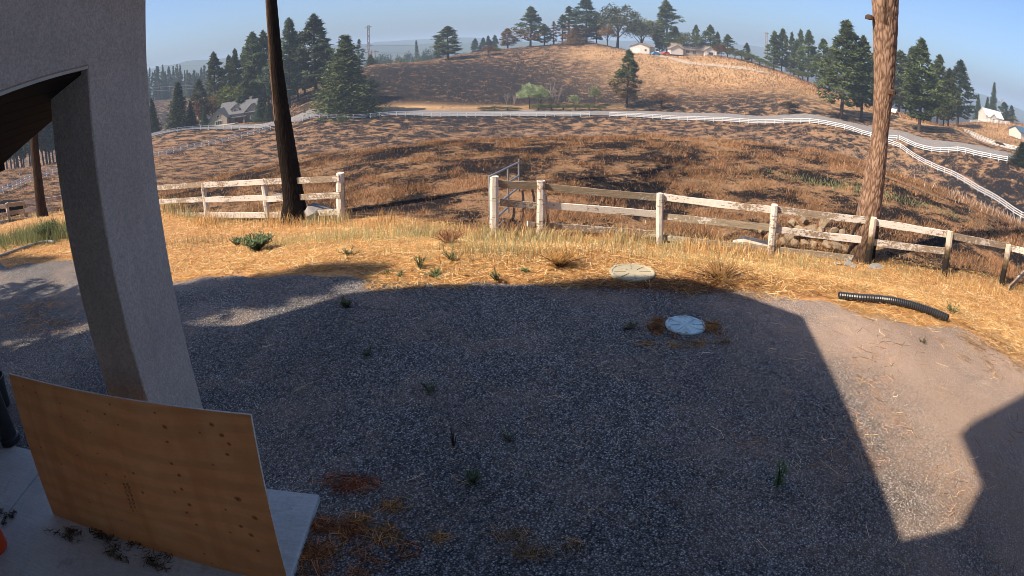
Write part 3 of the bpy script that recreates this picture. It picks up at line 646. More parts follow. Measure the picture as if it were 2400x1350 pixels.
T_slim = [(68, 84, 230), (70, 88, 300), (73, 92, 360), (79, 99, 420), (84, 107, 480)]
tL, bL, eL = trunk('', 'tall fire-blackened pine trunk rising behind the white fence beside the gateway', T_left, 15.6, lambda th, z, n: .96 - .6 * np.exp(-((th - 3.6 + (th > 6) * 0) / .55) ** 2) * (z > 2.6) * (n > .35), 21)  # bare brown bark high on the left also paints in the sunlit sliver
tR, bR, eR = trunk('', 'tall brown pine trunk with cracked bark standing over the rock pile', T_right, 12.9, lambda th, z, n: np.clip(1.5 - z * 1.15 + (n - .5) * 1.0, 0, .85) * np.clip(.35 + np.cos(th - .2), 0, 1) * 1.0 + .75 * np.exp(-((th - 4.15) / .22) ** 2) * (z > 4.9) * (n > .3) + np.clip(.9 - z * .7, 0, .7), 33)
tS, bS, eS = trunk('', 'slim dark pine trunk seen through the porch opening', T_slim, 27, lambda th, z, n: .82 + 0 * z, 45, top=20, ncirc=48, step=.12)
for px, py, q in ((2090, 215, .10), (2038, 40, .08)): MB().lathe([(.10, -.05), (.09, .02), (.05, .05), (.03, .02), (0, .0)], tuple(at(px, py, 12.75) - bR), 10).build('branch_stub', M_bark, tR)
# dead limbs and thin scorched crowns above the picture
M_needle = attr_mat('needles', .8, .25)
def sparse_crown(t, e, z0, seed, n=26, col=(.06, .055, .025)):
    r = random.Random(seed); lm = MB(); vv, ff, cc = [], [], []
    for k in range(n):
        z = z0 + (e[2] - z0) * (k / n) + r.uniform(-.2, .2); f = z / e[2]; a = r.uniform(0, 2 * pi); ln = r.uniform(1.2, 2.6) * (1.25 - .6 * (z - z0) / (e[2] - z0)); c = Vector((e[0] * f, e[1] * f, z))
        tip = c + Vector((cos(a) * ln, sin(a) * ln, r.uniform(-.2, .5))); lm.tube([c, (c + tip) / 2 + Vector((0, 0, .08)), tip], [.05, .035, .012], 6)
        for q in range(90):
            s = r.uniform(.35, 1.05); p = c.lerp(tip, s) + Vector((r.gauss(0, .25), r.gauss(0, .25), r.gauss(.05, .18))); d = Vector((r.gauss(0, 1), r.gauss(0, 1), r.gauss(.3, .7))).normalized() * r.uniform(.12, .25); s_ = d.cross(Vector((r.random(), r.random(), r.random()))).normalized() * .03
            b = len(vv); vv += [p - s_, p + s_, p + d]; ff.append((b, b + 1, b + 2)); m_ = r.uniform(.6, 1.3); cc += [tuple(x * m_ for x in col)] * 3
    lm.build('limb', M_bark, t); me = mesh_np('crown', [tuple(v) for v in vv], ff, M_needle); vcol(me, cc); link('crown', me, t)
sparse_crown(tL, eL, 9.5, 1, 22, (.12, .075, .03)); sparse_crown(tR, eR, 9.0, 2, 24); sparse_crown(tS, eS, 10, 3, 20)

# ------------------------------------------------------------ road and drives
M_road = plain('asphalt', (.17, .16, .155), .9, .18, .8, kind='World', bmp=.2); M_drive = plain('pale_drive', (.36, .29, .22), .9, .2, .5, kind='World'); M_lawn = plain('lawn', (.07, .12, .03), .9, .3, 2, kind='World')
def smooth_line(p, n=6, it=8):
    o = []
    for a, b in zip(p[:-1], p[1:]): o += [a.lerp(b, k / n) for k in range(n)]
    o.append(p[-1])
    for _ in range(it): o = [o[0]] + [(o[i - 1] + 2 * o[i] + o[i + 1]) / 4 for i in range(1, len(o) - 1)] + [o[-1]]
    return o
def ribbon(name, line, w_, mat, lift=.12, cross=4):
    v, f = [], []
    for i, p in enumerate(line):
        t = (line[min(i + 1, len(line) - 1)] - line[max(i - 1, 0)]).normalized(); s = Vector((t.y, -t.x, 0)).normalized()
        for k in range(cross + 1): q = p + s * w_ * (k / cross - .5); v.append((q.x, q.y, tz(q.x, q.y) + lift))
    n = cross + 1
    for i in range(len(line) - 1):
        for k in range(cross): a = i * n + k; f.append((a, a + 1, a + n + 1, a + n))
    return struct(link(name, mesh_np(name, v, f, mat, True)))
rl = []
for px, py, d in ROADF: p = at(px, py, d); h = math.hypot(p.x, p.y); q = p * ((h + 5.2) / h); rl.append(Vector((q.x, q.y, 0)))
rl = [Vector((rl[0].x - 40, rl[0].y - 25, 0))] + rl + [Vector((rl[-1].x + 30, rl[-1].y - 25, 0))]
ribbon('road', smooth_line(rl), 7.6, M_road, .25)
ribbon('farm_lane', smooth_line([onground(2255, 300, 205), onground(2300, 320, 205), onground(2350, 338, 196), onground(2420, 360, 185)]), 4, M_drive, .2)
ribbon('driveway', smooth_line([onground(520, 300, 197), onground(540, 292, 206), onground(560, 288, 213)]), 7, M_drive, .2)
ribbon('lawn', smooth_line([onground(455, 297, 199), onground(480, 292, 204), onground(505, 289, 207)]), 7, M_lawn, .22)
ribbon('lawn', smooth_line([onground(580, 288, 203), onground(605, 284, 206), onground(640, 280, 206)]), 5, M_lawn, .22)
ribbon('hill_drive', smooth_line([onground(1535, 122, 292), onground(1560, 126, 288), onground(1590, 132, 280), onground(1640, 140, 268), onground(1720, 152, 258), onground(1800, 170, 244)]), 4, M_drive, .25)

# ------------------------------------------------------------ white vinyl fences
M_vinyl = plain('white_vinyl', (.60, .615, .62), .5, .06, 1)
pm_ = MB().box((0, 0, .55), (.14, .14, 1.6)).mesh('post', M_vinyl)
cap_ = MB().lathe([(.11, 1.35), (.0, 1.45)], n=4).mesh('post_cap', M_vinyl)
def resample(line, step):
    out = [line[0]]; acc = 0
    for a, b in zip(line[:-1], line[1:]):
        L_ = (b - a).length; s = step - acc
        while s <= L_: out.append(a.lerp(b, s / L_)); s += step
        acc = (acc + L_) % step if s > L_ else 0
        acc = L_ - (s - step)
    return out
def vinyl(line, label, group=None, h=1.35, step=2.44, rails=3):
    pts_ = resample(line, step); t = thing('vinyl_fence', label, 'fence', (pts_[0].x, pts_[0].y, tz(pts_[0].x, pts_[0].y)), group=group); o = t.location.copy()
    P3 = []
    for p in pts_: z = tz(p.x, p.y); P3.append(Vector((p.x, p.y, z))); q = link('post', pm_, t); q.location = P3[-1] - o
    for k in range(rails):
        zz_ = 1.25 - k * .42; mb = MB()
        for a, b in zip(P3[:-1], P3[1:]): mb.bar(a - o + Vector((0, 0, zz_)), b - o + Vector((0, 0, zz_)), .05, .15)
        k_ = mb.build('rail', M_vinyl, t)
    return t
def pxline(l): return smooth_line([Vector((at(*q).x, at(*q).y, 0)) for q in l], 4, 2)
i0 = 9
vinyl(pxline(ROADF[:4]), 'white vinyl rail fence along the road in front of the grey-roofed house')
vinyl(pxline(ROADF[4:10]), 'white vinyl rail fence along the road under the burnt slope')
vinyl(pxline([(1428, 272, 175.5)] + ROADF[10:14]), 'white vinyl rail fence along the road past the half-scorched pine')
vinyl(pxline([(2108, 319, 156)] + ROADF[14:]), 'white vinyl roadside fence dipping down behind the cracked-bark trunk')
vinyl(pxline(FENL), 'white vinyl paddock fence crossing the burnt pasture up to the road by the charred trunk')
vinyl(pxline(FENR), 'white vinyl paddock fence running downhill beside the blackest strip of pasture')
vinyl(pxline([(2262, 292, 225), (2310, 312, 215), (2350, 332, 205), (2400, 352, 192)]), 'white rail fence along the lane below the tan hillside')
vinyl(pxline([(2275, 268, 290), (2310, 282, 285), (2340, 289, 283), (2372, 291, 285)]), 'white rail fence beside the far white house')
vinyl(pxline([(2270, 300, 215), (2305, 322, 205), (2350, 345, 195), (2400, 375, 184)]), 'white rail fence on the near side of the lane below the tan hillside')

# ------------------------------------------------------------ trees
M_fol = attr_mat('foliage', .8, .30, 1.0); M_stem = plain('bark', (.07, .048, .035), .95, .4, 2)
GREEN = np.array((.085, .102, .040)); DEEP = np.array((.050, .072, .036)); BLUEG = np.array((.085, .105, .062)); BROWN = np.array((.19, .115, .05)); LIME = np.array((.115, .125, .035)); SAGE = np.array((.27, .31, .16))
def leafmass(cent, ax, size, npc, col, r, up=.25, colvar=.35):
    """cent (n,3) clump centres, ax (n,3) radii: many small pointed faces through each clump"""
    n = len(cent); c = np.repeat(cent, npc, 0); a = np.repeat(ax, npc, 0); k = len(c)
    d = r.normal(size=(k, 3)); d /= np.linalg.norm(d, axis=1)[:, None]; p = c + d * a * (r.random((k, 1)) ** .45)
    t = d * [1, 1, .6] + [0, 0, up] + r.normal(size=(k, 3)) * .7; t /= np.linalg.norm(t, axis=1)[:, None]
    s = np.cross(t, r.normal(size=(k, 3))); s /= np.linalg.norm(s, axis=1)[:, None]; L_ = size * r.uniform(.6, 1.4, (k, 1)); W = L_ * r.uniform(.25, .5, (k, 1))
    V_ = np.stack([p - s * W * .5 - t * L_ * .4, p + s * W * .5 - t * L_ * .4, p + t * L_ * .6], 1).reshape(-1, 3)
    cl = np.repeat(np.repeat(col if np.ndim(col) > 1 else np.tile(col, (n, 1)), npc, 0) * r.uniform(1 - colvar, 1 + colvar, (k, 1)), 3, 0)
    return V_, np.arange(3 * k).reshape(-1, 3), cl
def conifer(seed, kind):
    """unit-height conifer: crown mesh, trunk mesh"""
    r = np.random.default_rng(seed); C, A, Co = [], [], []
    if kind == 'pine': z0, w0, nw, npw = .20, .155, 17, 6
    elif kind == 'thin': z0, w0, nw, npw = .12, .085, 20, 4
    elif kind == 'fir': z0, w0, nw, npw = .05, .26, 20, 9
    else: z0, w0, nw, npw = .03, .20, 22, 8
    for i in range(nw):
        f = i / (nw - 1); z = z0 + (1 - z0) * f
        if kind == 'pine': prof = (.55 + .45 * min(1, f / .3)) * (1 - f ** 1.7) + .03; prof *= r.uniform(.5, 1.25)
        elif kind == 'thin': prof = (.6 + .4 * min(1, f / .25)) * (1 - f ** 1.3) + .04; prof *= r.uniform(.6, 1.2)
        else: prof = (1 - f) ** .9 + .02; prof *= r.uniform(.85, 1.1)
        m = max(2, int(npw * (.5 + prof * .7))); a0 = r.uniform(0, 6.28)
        for k in range(m):
            if kind in ('pine', 'thin') and r.random() < .2: continue
            an = a0 + k * 6.283 / m + r.uniform(-.35, .35); rd = w0 * prof * r.uniform(.55, 1.0)
            dz = -.35 * rd if kind in ('fir', 'spruce') else r.uniform(-.25, .35) * rd
            for q in ((.45, .8), (.95, 1.0)) if kind in ('fir', 'spruce', 'pine') else ((.75, 1.0),):
                C.append((cos(an) * rd * q[0], sin(an) * rd * q[0], z + dz * q[0] + r.uniform(-.012, .012))); s = (.024 + .30 * w0 * prof * q[1]) * r.uniform(.75, 1.25); A.append((s, s, s * (.62 if kind != 'thin' else .8)))
                Co.append(f)
    C, A, Co = np.array(C), np.array(A), np.array(Co); return C, A, Co, z0
_whorl = conifer
def conifer(seed, kind):
    """irregular pines: lumps of needles hung unevenly up the stem; firs keep their whorls"""
    if kind in ('fir', 'spruce'): return _whorl(seed, kind)
    r = np.random.default_rng(seed * 31 + 7); z0, w0, n = (.15, .15, 200) if kind == 'pine' else (.12, .08, 110); C, A, Co = [], [], []
    a0, a1 = r.uniform(0, 6.28, 2); pk = r.uniform(.18, .38); gap = r.uniform(.3, .8, 2)
    for i in range(n):
        f = r.random() ** .9; prof = min(1, .45 + .55 * f / pk) * (1 - max(0, (f - pk) / (1 - pk)) ** 1.35) + .05; an = r.uniform(0, 6.283)
        prof *= 1 + .28 * cos(an - a0 + f * 5) + .2 * cos(2 * an - a1 - f * 7)
        if min(abs(f - gap[0]), abs(f - gap[1])) < .03 and r.random() < .5: continue
        rd = w0 * prof * r.uniform(.25, 1.0) ** .6; s = w0 * r.uniform(.16, .34) * (.55 + .6 * prof); C.append((cos(an) * rd, sin(an) * rd, z0 + (1 - z0) * f * .965)); A.append((s, s, s * r.uniform(.55, .8))); Co.append(f)
    for k in range(5): C.append((0, 0, .93 + .014 * k)); A.append((w0 * (.16 - .02 * k),) * 2 + (.02,)); Co.append(1.0)
    return np.array(C), np.array(A), np.array(Co), z0
PROTO = {}; WID = {}
def proto(kind, tint, seed, scorch=0.0):
    key = (kind, tint, seed, scorch)
    if key in PROTO: return PROTO[key]
    r = np.random.default_rng(seed * 7 + 1); base = {'green': GREEN, 'deep': DEEP, 'blue': BLUEG, 'brown': BROWN}[tint]
    C, A, f, z0 = conifer(seed, kind); cl = np.tile(base, (len(C), 1)) * r.uniform(.7, 1.35, (len(C), 1))
    if scorch > 0: k = np.clip((scorch - f) / .2 + r.uniform(-.5, .5, len(f)), 0, 1)[:, None]; cl = cl * (1 - k) + BROWN * r.uniform(.6, 1.2, (len(C), 1)) * k
    V_, F_, cc = leafmass(C, A, {'pine': .034, 'thin': .030, 'fir': .034, 'spruce': .034}[kind], {'pine': 34, 'thin': 28, 'fir': 34, 'spruce': 28}[kind], cl, r, .25 if kind in ('pine', 'thin') else -.1)
    cm = mesh_np('crown', V_, F_, M_fol); vcol(cm, cc)
    tb = MB().tube([(0, 0, -.03), (0, 0, .3), (.004, 0, .65), (0, 0, .97)], [.013, .010, .006, .002], 7)
    for k in range(10):
        z = z0 * .6 + k * .06; a = k * 2.4; rr_ = .07; tb.tube([(0, 0, z), (cos(a) * rr_, sin(a) * rr_, z + .01)], [.003, .001], 4)
    tm = tb.mesh('trunk', M_stem); WID[cm.name] = 2 * float(np.percentile(np.abs(V_[:, :2]), 96.5)); PROTO[key] = (cm, tm); return PROTO[key]
def dproto(tint, seed, flat=.8, openn=False):
    key = ('dec', tint, seed, flat, openn)
    if key in PROTO: return PROTO[key]
    r = np.random.default_rng(seed * 13 + 5); base = {'green': GREEN * 1.05, 'lime': LIME, 'sage': SAGE, 'brown': BROWN, 'black': np.array((.04, .03, .022)), 'deep': DEEP, 'rust': np.array((.13, .07, .035))}[tint]
    n = 60; d = r.normal(size=(n, 3)); d /= np.linalg.norm(d, axis=1)[:, None]; d[:, 2] = np.abs(d[:, 2]) * 1.1 - .28
    C = d * np.array([.36, .36, .42]) * r.uniform(.45, 1.0, (n, 1)) + [0, 0, .52]; C[:, 2] = C[:, 2].clip(.12); A = np.tile([.13, .13, .10], (n, 1)) * r.uniform(.6, 1.25, (n, 1))
    V_, F_, cc = leafmass(C, A, .050, 40, np.tile(base, (n, 1)) * r.uniform(.65, 1.35, (n, 1)), r, .1)
    cm = mesh_np('crown', V_, F_, M_fol); vcol(cm, cc); tb = MB().tube([(0, 0, -.03), (.01, 0, .25), (0, .01, .5)], [.025, .018, .008], 7)
    for k in range(9):
        a = k * 2.4; tb.tube([(0, 0, .18 + .03 * k), (cos(a) * .2, sin(a) * .2, .45 + .04 * k)], [.010, .003], 5)
    WID[cm.name] = 2 * float(np.percentile(np.abs(V_[:, :2]), 97)); PROTO[key] = (cm, tb.mesh('trunk', M_stem)); return PROTO[key]
def tree(name, label, px, pyt, d, wpx, pr, w0, cat='tree', group=None, pyb=None, parts=('crown', 'trunk')):
    """px, top pixel row, distance -> foot on the terrain, real height; wpx crown width in pixels"""
    if pyb is not None: g = hit(px, pyb); d = math.hypot(g.x, g.y)
    a, _ = azel(px, pyt + 40); x, y = d * sin(a), d * cos(a); z = tz(x, y); h = CAMZ + d * tan(azel(px, pyt)[1]) - z
    t = thing(name, label, cat, (x, y, z), random.uniform(0, 6.28), group); t.rotation_euler = (random.uniform(-.035, .035), random.uniform(-.035, .035), t.rotation_euler.z); wd = wpx / F_PX * 1.15 * d; sxy = wd / WID.get(pr[0].name, w0)
    for nm, me in zip(parts, pr):
        o = link(nm, me, t); o.scale = (sxy, sxy, h) if nm == parts[0] else (max(sxy, h * .7), max(sxy, h * .7), h)
    return t
WP = {'pine': .27, 'thin': .155, 'fir': .46, 'spruce': .36}
def con(px, pyt, d, wpx, label, kind='pine', tint='green', seed=1, scorch=0.0, group=None, pyb=None, name=None):
    return tree(name or {'pine': 'pine_tree', 'thin': 'pine_tree', 'fir': 'fir_tree', 'spruce': 'spruce_tree'}[kind], label, px, pyt, d, wpx, proto(kind, tint, seed, scorch), WP[kind], 'tree', group, pyb)
def dec(px, pyt, d, wpx, label, tint='green', seed=1, group=None, name='broadleaf_tree', cat='tree', pyb=None):
    return tree(name, label, px, pyt, d, wpx, dproto(tint, seed), .86, cat, group, pyb, ('crown', 'trunk') if cat == 'tree' else ('foliage', 'stem'))
# around the grey-roofed house on the left
GL = 'tall pines behind the grey-roofed house'
for px, pyt, d, wp, s in [(500, 122, 232, 42, 1), (541, 128, 236, 34, 2), (554, 114, 230, 38, 3), (597, 74, 226, 58, 1), (616, 72, 230, 54, 4), (522, 158, 244, 34, 5), (576, 112, 240, 40, 2), (586, 150, 224, 42, 5)]: con(px, pyt, d, wp, 'tall green pine in the row behind the grey-roofed house', seed=s, group=GL)
GC = 'tall pines on the slope beside the charred trunk'
for px, pyt, d, wp, s in [(672, 42, 204, 62, 2), (650, 80, 214, 50, 5), (694, 72, 214, 44, 3), (736, 33, 204, 80, 4), (772, 104, 216, 42, 5), (634, 112, 224, 44, 1), (712, 112, 226, 46, 2), (754, 72, 222, 44, 3)]: con(px, pyt, d, wp, 'dark green pine in the clump on the slope beside the charred trunk', 'pine', 'blue', s, group=GC)
con(806, 86, 186, 118, 'broad grey-green fir standing alone at the road edge', 'fir', 'green', 3, pyb=268)
con(822, 95, 300, 26, 'dark thin pine top behind the broad roadside fir', 'thin', 'deep', 2); con(841, 92, 310, 22, 'slim dark pine between the roadside fir and the pylon', 'thin', 'deep', 5)
con(416, 195, 176, 50, 'dense dark spruce at the lawn edge by the road fence', 'spruce', 'deep', 1, pyb=302); con(449, 238, 182, 26, 'small dark spruce next to the dense lawn spruce', 'spruce', 'deep', 2, pyb=297)
con(470, 184, 214, 38, 'brown-tinged pine behind the house lawn', 'pine', 'green', 5, .5); con(357, 232, 172, 30, 'dark spruce half hidden by the stucco column', 'spruce', 'deep', 3, pyb=312); con(480, 250, 205, 16, 'little dark conifer at the lawn corner', 'spruce', 'deep', 4)
dec(533, 188, 222, 66, 'yellow-green broadleaf tree behind the house roof', 'lime', 2); dec(496, 213, 222, 44, 'brown-leaved tree beside the house gable', 'brown', 3); dec(478, 222, 218, 36, 'rust-leaved tree above the house lawn', 'rust', 4)
con(564, 224, 206, 42, 'small pale spruce in front of the grey roof', 'spruce', 'blue', 5, pyb=286); con(610, 224, 203, 28, 'slim blue-green spruce at the house end', 'spruce', 'deep', 1, pyb=286); con(632, 236, 203, 24, 'short spruce beside the house end, next to the charred trunk', 'spruce', 'deep', 2, pyb=284)
# hazy wood on the far ridge and the wood seen through the porch opening
GW = 'firs of the hazy wood on the far ridge'
for k in range(44):
    px = 300 + k * 4.6 + random.uniform(-3, 3); d = random.uniform(430, 520); top = 160 + random.uniform(-12, 14) + max(0, (px - 440) * .06); con(px, top, d, random.uniform(10, 17), 'hazy blue-grey fir in the wood on the far ridge', random.choice(['thin', 'spruce', 'thin']), random.choice(['deep', 'blue', 'green']), random.randint(1, 5), group=GW)
GP = 'pines of the wood seen through the porch opening'
for k in range(26):
    px = -40 + k * 7.5 + random.uniform(-5, 5); d = random.uniform(165, 230); con(px, 130 + random.uniform(-60, 60), d, random.uniform(34, 52), 'tall shaded pine in the wood seen through the porch opening', 'pine', random.choice(['deep', 'green', 'blue']), random.randint(1, 5), random.choice([0, 0, .35]), group=GP)
con(412, 200, 400, 15, 'pale scorched fir in front of the hazy ridge wood', 'thin', 'brown', 3)
# behind the burnt hill
GV = 'round valley trees behind the burnt hill'
for px, top, d, wp, s, tn in [(888, 118, 470, 34, 1, 'deep'), (905, 113, 520, 36, 2, 'deep'), (925, 124, 460, 30, 3, 'green'), (943, 122, 450, 36, 4, 'green'), (960, 108, 530, 28, 1, 'deep'), (1000, 102, 500, 34, 2, 'deep'), (1014, 112, 480, 28, 3, 'deep'), (1078, 118, 470, 24, 4, 'green'), (1090, 112, 500, 26, 1, 'green'), (985, 118, 470, 26, 2, 'green')]: dec(px, top, d, wp, 'round hazy green tree in the valley behind the burnt hill', tn, s, group=GV)
con(979, 97, 520, 18, 'pointed hazy fir among the round valley trees', 'spruce', 'deep', 3); con(1031, 84, 345, 28, 'dark pine leaning out behind the solitary crest pine', 'pine', 'deep', 4)
con(1050, 61, 302, 50, 'solitary bushy pine on the burnt crest', 'pine', 'green', 1, pyb=139); con(870, 128, 290, 26, 'low dark conifer at the pylon foot', 'fir', 'deep', 2)
GB = 'hazy trees beyond the crest'
for px, top, s in [(1116, 90, 1), (1131, 88, 2), (1143, 84, 3), (1158, 82, 4)]: con(px, top, 430, 22, 'hazy pine peeping over the crest beside the brown pine', 'pine', 'deep', s, group=GB)
con(1190, 66, 338, 36, 'brown scorched pine on the crest', 'pine', 'brown', 2); dec(1146, 104, 306, 26, 'rusty bush on the burnt crest', 'brown', 2, name='shrub', cat='shrub', pyb=129); dec(1163, 108, 308, 18, 'small olive bush on the burnt crest', 'lime', 3, name='shrub', cat='shrub', pyb=127)
con(1243, 15, 330, 50, 'tall crest pine with scorched brown skirt', 'pine', 'green', 3, .42); con(1276, 56, 328, 32, 'short green pine between the crest pines', 'pine', 'green', 4, .2); con(1298, 50, 340, 16, 'bare brown pine on the crest', 'thin', 'brown', 1)
con(1332, 14, 336, 36, 'grey-brown slim pine beside the tallest crest pine', 'thin', 'green', 3, .55); con(1318, 34, 338, 22, 'thin pine on the crest with browned needles', 'thin', 'green', 4, .6); con(1374, -6, 334, 58, 'tallest dark crest pine with a brown skirt', 'pine', 'deep', 5, .28); con(1398, 30, 340, 32, 'dark pine leaning on the tallest crest pine', 'pine', 'deep', 2)
con(1350, 62, 326, 50, 'low browned pine at the foot of the tallest crest pine', 'fir', 'brown', 1)
dec(1447, -6, 326, 92, 'big spreading tree on the crest beside the white garage', 'green', 1); dec(1424, 52, 322, 40, 'brown-leaved tree below the spreading crest tree', 'brown', 4); dec(1504, 27, 330, 64, 'olive broad tree behind the white garage', 'lime', 3)
con(1564, 0, 330, 48, 'tall pointed pine between garage and hilltop house', 'pine', 'green', 1); con(1545, 44, 336, 26, 'dark pine next to the tall pointed pine', 'pine', 'deep', 3); con(1582, 62, 318, 26, 'dark round-topped pine left of the hilltop house', 'pine', 'deep', 4)
dec(1610, 68, 300, 54, 'round green tree in front of the hilltop house', 'green', 2); con(1633, 58, 320, 24, 'pointed pine behind the hilltop house roof', 'pine', 'green', 2); con(1665, 58, 322, 32, 'bushy pine behind the hilltop porch', 'pine', 'green', 4); con(1680, 74, 318, 20, 'small pine beside the hilltop porch', 'pine', 'green', 5); con(1705, 80, 300, 26, 'short green pine right of the hilltop porch', 'pine', 'green', 1)
dec(1690, 98, 288, 28, 'dark reddish shrub in front of the hilltop porch', 'rust', 1, name='shrub', cat='shrub'); con(1750, 100, 300, 18, 'small hazy pine behind the crest hedge', 'pine', 'deep', 2)
GH = 'bushes along the right shoulder of the hill'
for px, top, d, wp, s in [(1722, 110, 284, 30, 1), (1738, 116, 276, 36, 2), (1760, 122, 272, 34, 3), (1780, 132, 266, 32, 4), (1795, 138, 262, 26, 1), (1812, 148, 256, 28, 2), (1860, 158, 245, 34, 3), (1880, 164, 240, 30, 4), (1925, 180, 232, 26, 1)]: dec(px, top, d, wp, 'green bush in the hedge along the right shoulder of the hill', 'green', s, GH, 'shrub', 'shrub')
GR = 'pines standing behind the right shoulder of the hill'
for px, top, d, wp, s in [(1814, 72, 268, 30, 1), (1833, 66, 270, 34, 2), (1853, 74, 280, 20, 3), (1873, 68, 282, 26, 4), (1895, 70, 262, 42, 5), (1930, 90, 245, 46, 2), (1945, 110, 250, 34, 1)]: con(px, top, d, wp, 'green pine in the row behind the right shoulder of the hill', 'pine', 'green', s, group=GR)
con(1978, 46, 182, 92, 'large bushy pine with bare lower stem left of the cracked-bark trunk', 'pine', 'green', 3, pyb=280); con(2025, 84, 186, 62, 'green pine tucked against the cracked-bark trunk', 'pine', 'green', 4, pyb=281)
con(2163, 90, 178, 84, 'large dark pine beside the road right of the cracked-bark trunk', 'pine', 'green', 5, pyb=312); con(2112, 118, 226, 60, 'pine just right of the cracked-bark trunk', 'pine', 'green', 1); con(2138, 110, 232, 48, 'pine behind the large dark roadside pine', 'pine', 'green', 2); con(2203, 128, 205, 54, 'pine between the two big roadside pines', 'pine', 'green', 3); con(2250, 140, 192, 62, 'dark pine at the right end of the roadside clump', 'pine', 'deep', 4, pyb=298); con(2228, 160, 200, 44, 'pine pressed against the last roadside pine', 'pine', 'green', 2)
GT = 'pines filling the clump around the cracked-bark trunk'
for px, top, d, wp, s in [(2092, 150, 236, 46, 3), (2126, 150, 242, 46, 4), (2186, 150, 224, 46, 1), (2216, 172, 214, 40, 5), (1956, 104, 238, 44, 3), (2002, 108, 226, 46, 1), (2046, 122, 222, 42, 2)]: con(px, top, d, wp, 'smaller green pine filling the clump around the cracked-bark trunk', 'pine', 'green', s, group=GT)
con(2327, 195, 335, 24, 'narrow dark spruce behind the far white house', 'spruce', 'deep', 2); con(2311, 228, 338, 20, 'small spruce left of the narrow dark spruce', 'spruce', 'deep', 3); con(2293, 222, 320, 20, 'dark spruce at the end of the far fence', 'spruce', 'deep', 4); con(2352, 238, 330, 26, 'bushy conifer right of the far white house', 'pine', 'deep', 1); con(2368, 246, 325, 22, 'low conifer above the blue-roofed barn', 'pine', 'deep', 2); dec(2372, 272, 300, 26, 'round green bush by the far house yard', 'green', 3, name='shrub', cat='shrub')
con(2392, 333, 150, 44, 'dense dark spruce at the low end of the roadside fence', 'spruce', 'deep', 2, pyb=386)
# shrubs and saplings along the road below the hill
con(1470, 116, 196, 54, 'half-scorched pine standing alone below the garage', 'pine', 'green', 2, .5, pyb=252)
dec(1241, 186, 194, 44, 'pale green willow clump beside the road', 'sage', 1, pyb=255); dec(1268, 192, 195, 36, 'thin pale green sapling clump next to the willow', 'sage', 2, pyb=253); dec(1394, 194, 197, 24, 'slim pale sapling below the scorched pine', 'sage', 3, pyb=250); dec(1345, 218, 196, 22, 'short pale sapling by the roadside hedge', 'sage', 4, pyb=252)
dec(1550, 210, 190, 56, 'round rust-brown bush above the road', 'rust', 2, name='shrub', cat='shrub', pyb=256); dec(1850, 232, 184, 40, 'black burnt bush near the road bend', 'black', 3, name='shrub', cat='shrub', pyb=268); dec(1522, 243, 189, 18, 'little black burnt bush beside the scorched pine', 'black', 1, name='shrub', cat='shrub', pyb=258)
GS = 'low green bushes along the roadside'
for px, top, wp, s in [(1135, 249, 28, 1), (1160, 247, 30, 2), (1190, 248, 28, 3), (1210, 250, 22, 4), (1262, 240, 34, 1), (1292, 240, 34, 2), (1320, 242, 32, 3), (1348, 241, 34, 4), (1380, 240, 34, 1), (1406, 244, 24, 2)]: dec(px, top, 192, wp, 'low green bush in the strip between road and burnt hill', 'green', s, GS, 'shrub', 'shrub', 260)
for px, top, wp, s, l in [(2264, 328, 22, 1, 'small green bush at the roadside below the last pine'), (2284, 334, 20, 2, 'rusty little bush beside the roadside drop'), (2340, 330, 24, 3, 'dark bush on the lane bank')]: dec(px, top, 172, wp, l, ['green', 'rust', 'black'][s - 1], s, None, 'shrub', 'shrub')
# bare saplings
def bare(px, pyb, pyt, seed, label):
    g = hit(px, pyb); d = math.hypot(g.x, g.y); h = (tan(azel(px, pyt)[1]) - tan(azel(px, pyb)[1])) * d; r = random.Random(seed); mb = MB()
    t = thing('bare_sapling', label, 'sapling', g, group='bare saplings beside the willow')
    for k in range(7):
        a = r.uniform(0, 6.28); tip = Vector((cos(a) * h * .25, sin(a) * h * .25, h * r.uniform(.7, 1))); mb.tube([(0, 0, -.2), tip * .5 + Vector((0, 0, h * .12)), tip], [.09, .06, .02], 5)
        for q in range(5): b = tip * r.uniform(.5, .9); c = b + Vector((r.gauss(0, .6), r.gauss(0, .6), r.uniform(.5, 1.4))); mb.tube([b, c], [.035, .012], 4)
    mb.build('stem', plain('grey_twig', (.20, .165, .15), .9, .2, 2), t)
bare(1292, 250, 180, 1, 'bare grey sapling standing beside the pale willow clump'); bare(1306, 248, 192, 2, 'bare grey sapling standing beside the pale willow clump'); bare(1188, 246, 218, 3, 'short bare sapling left of the pale willow clump'); bare(1205, 248, 222, 4, 'tiny bare sapling at the willow foot')

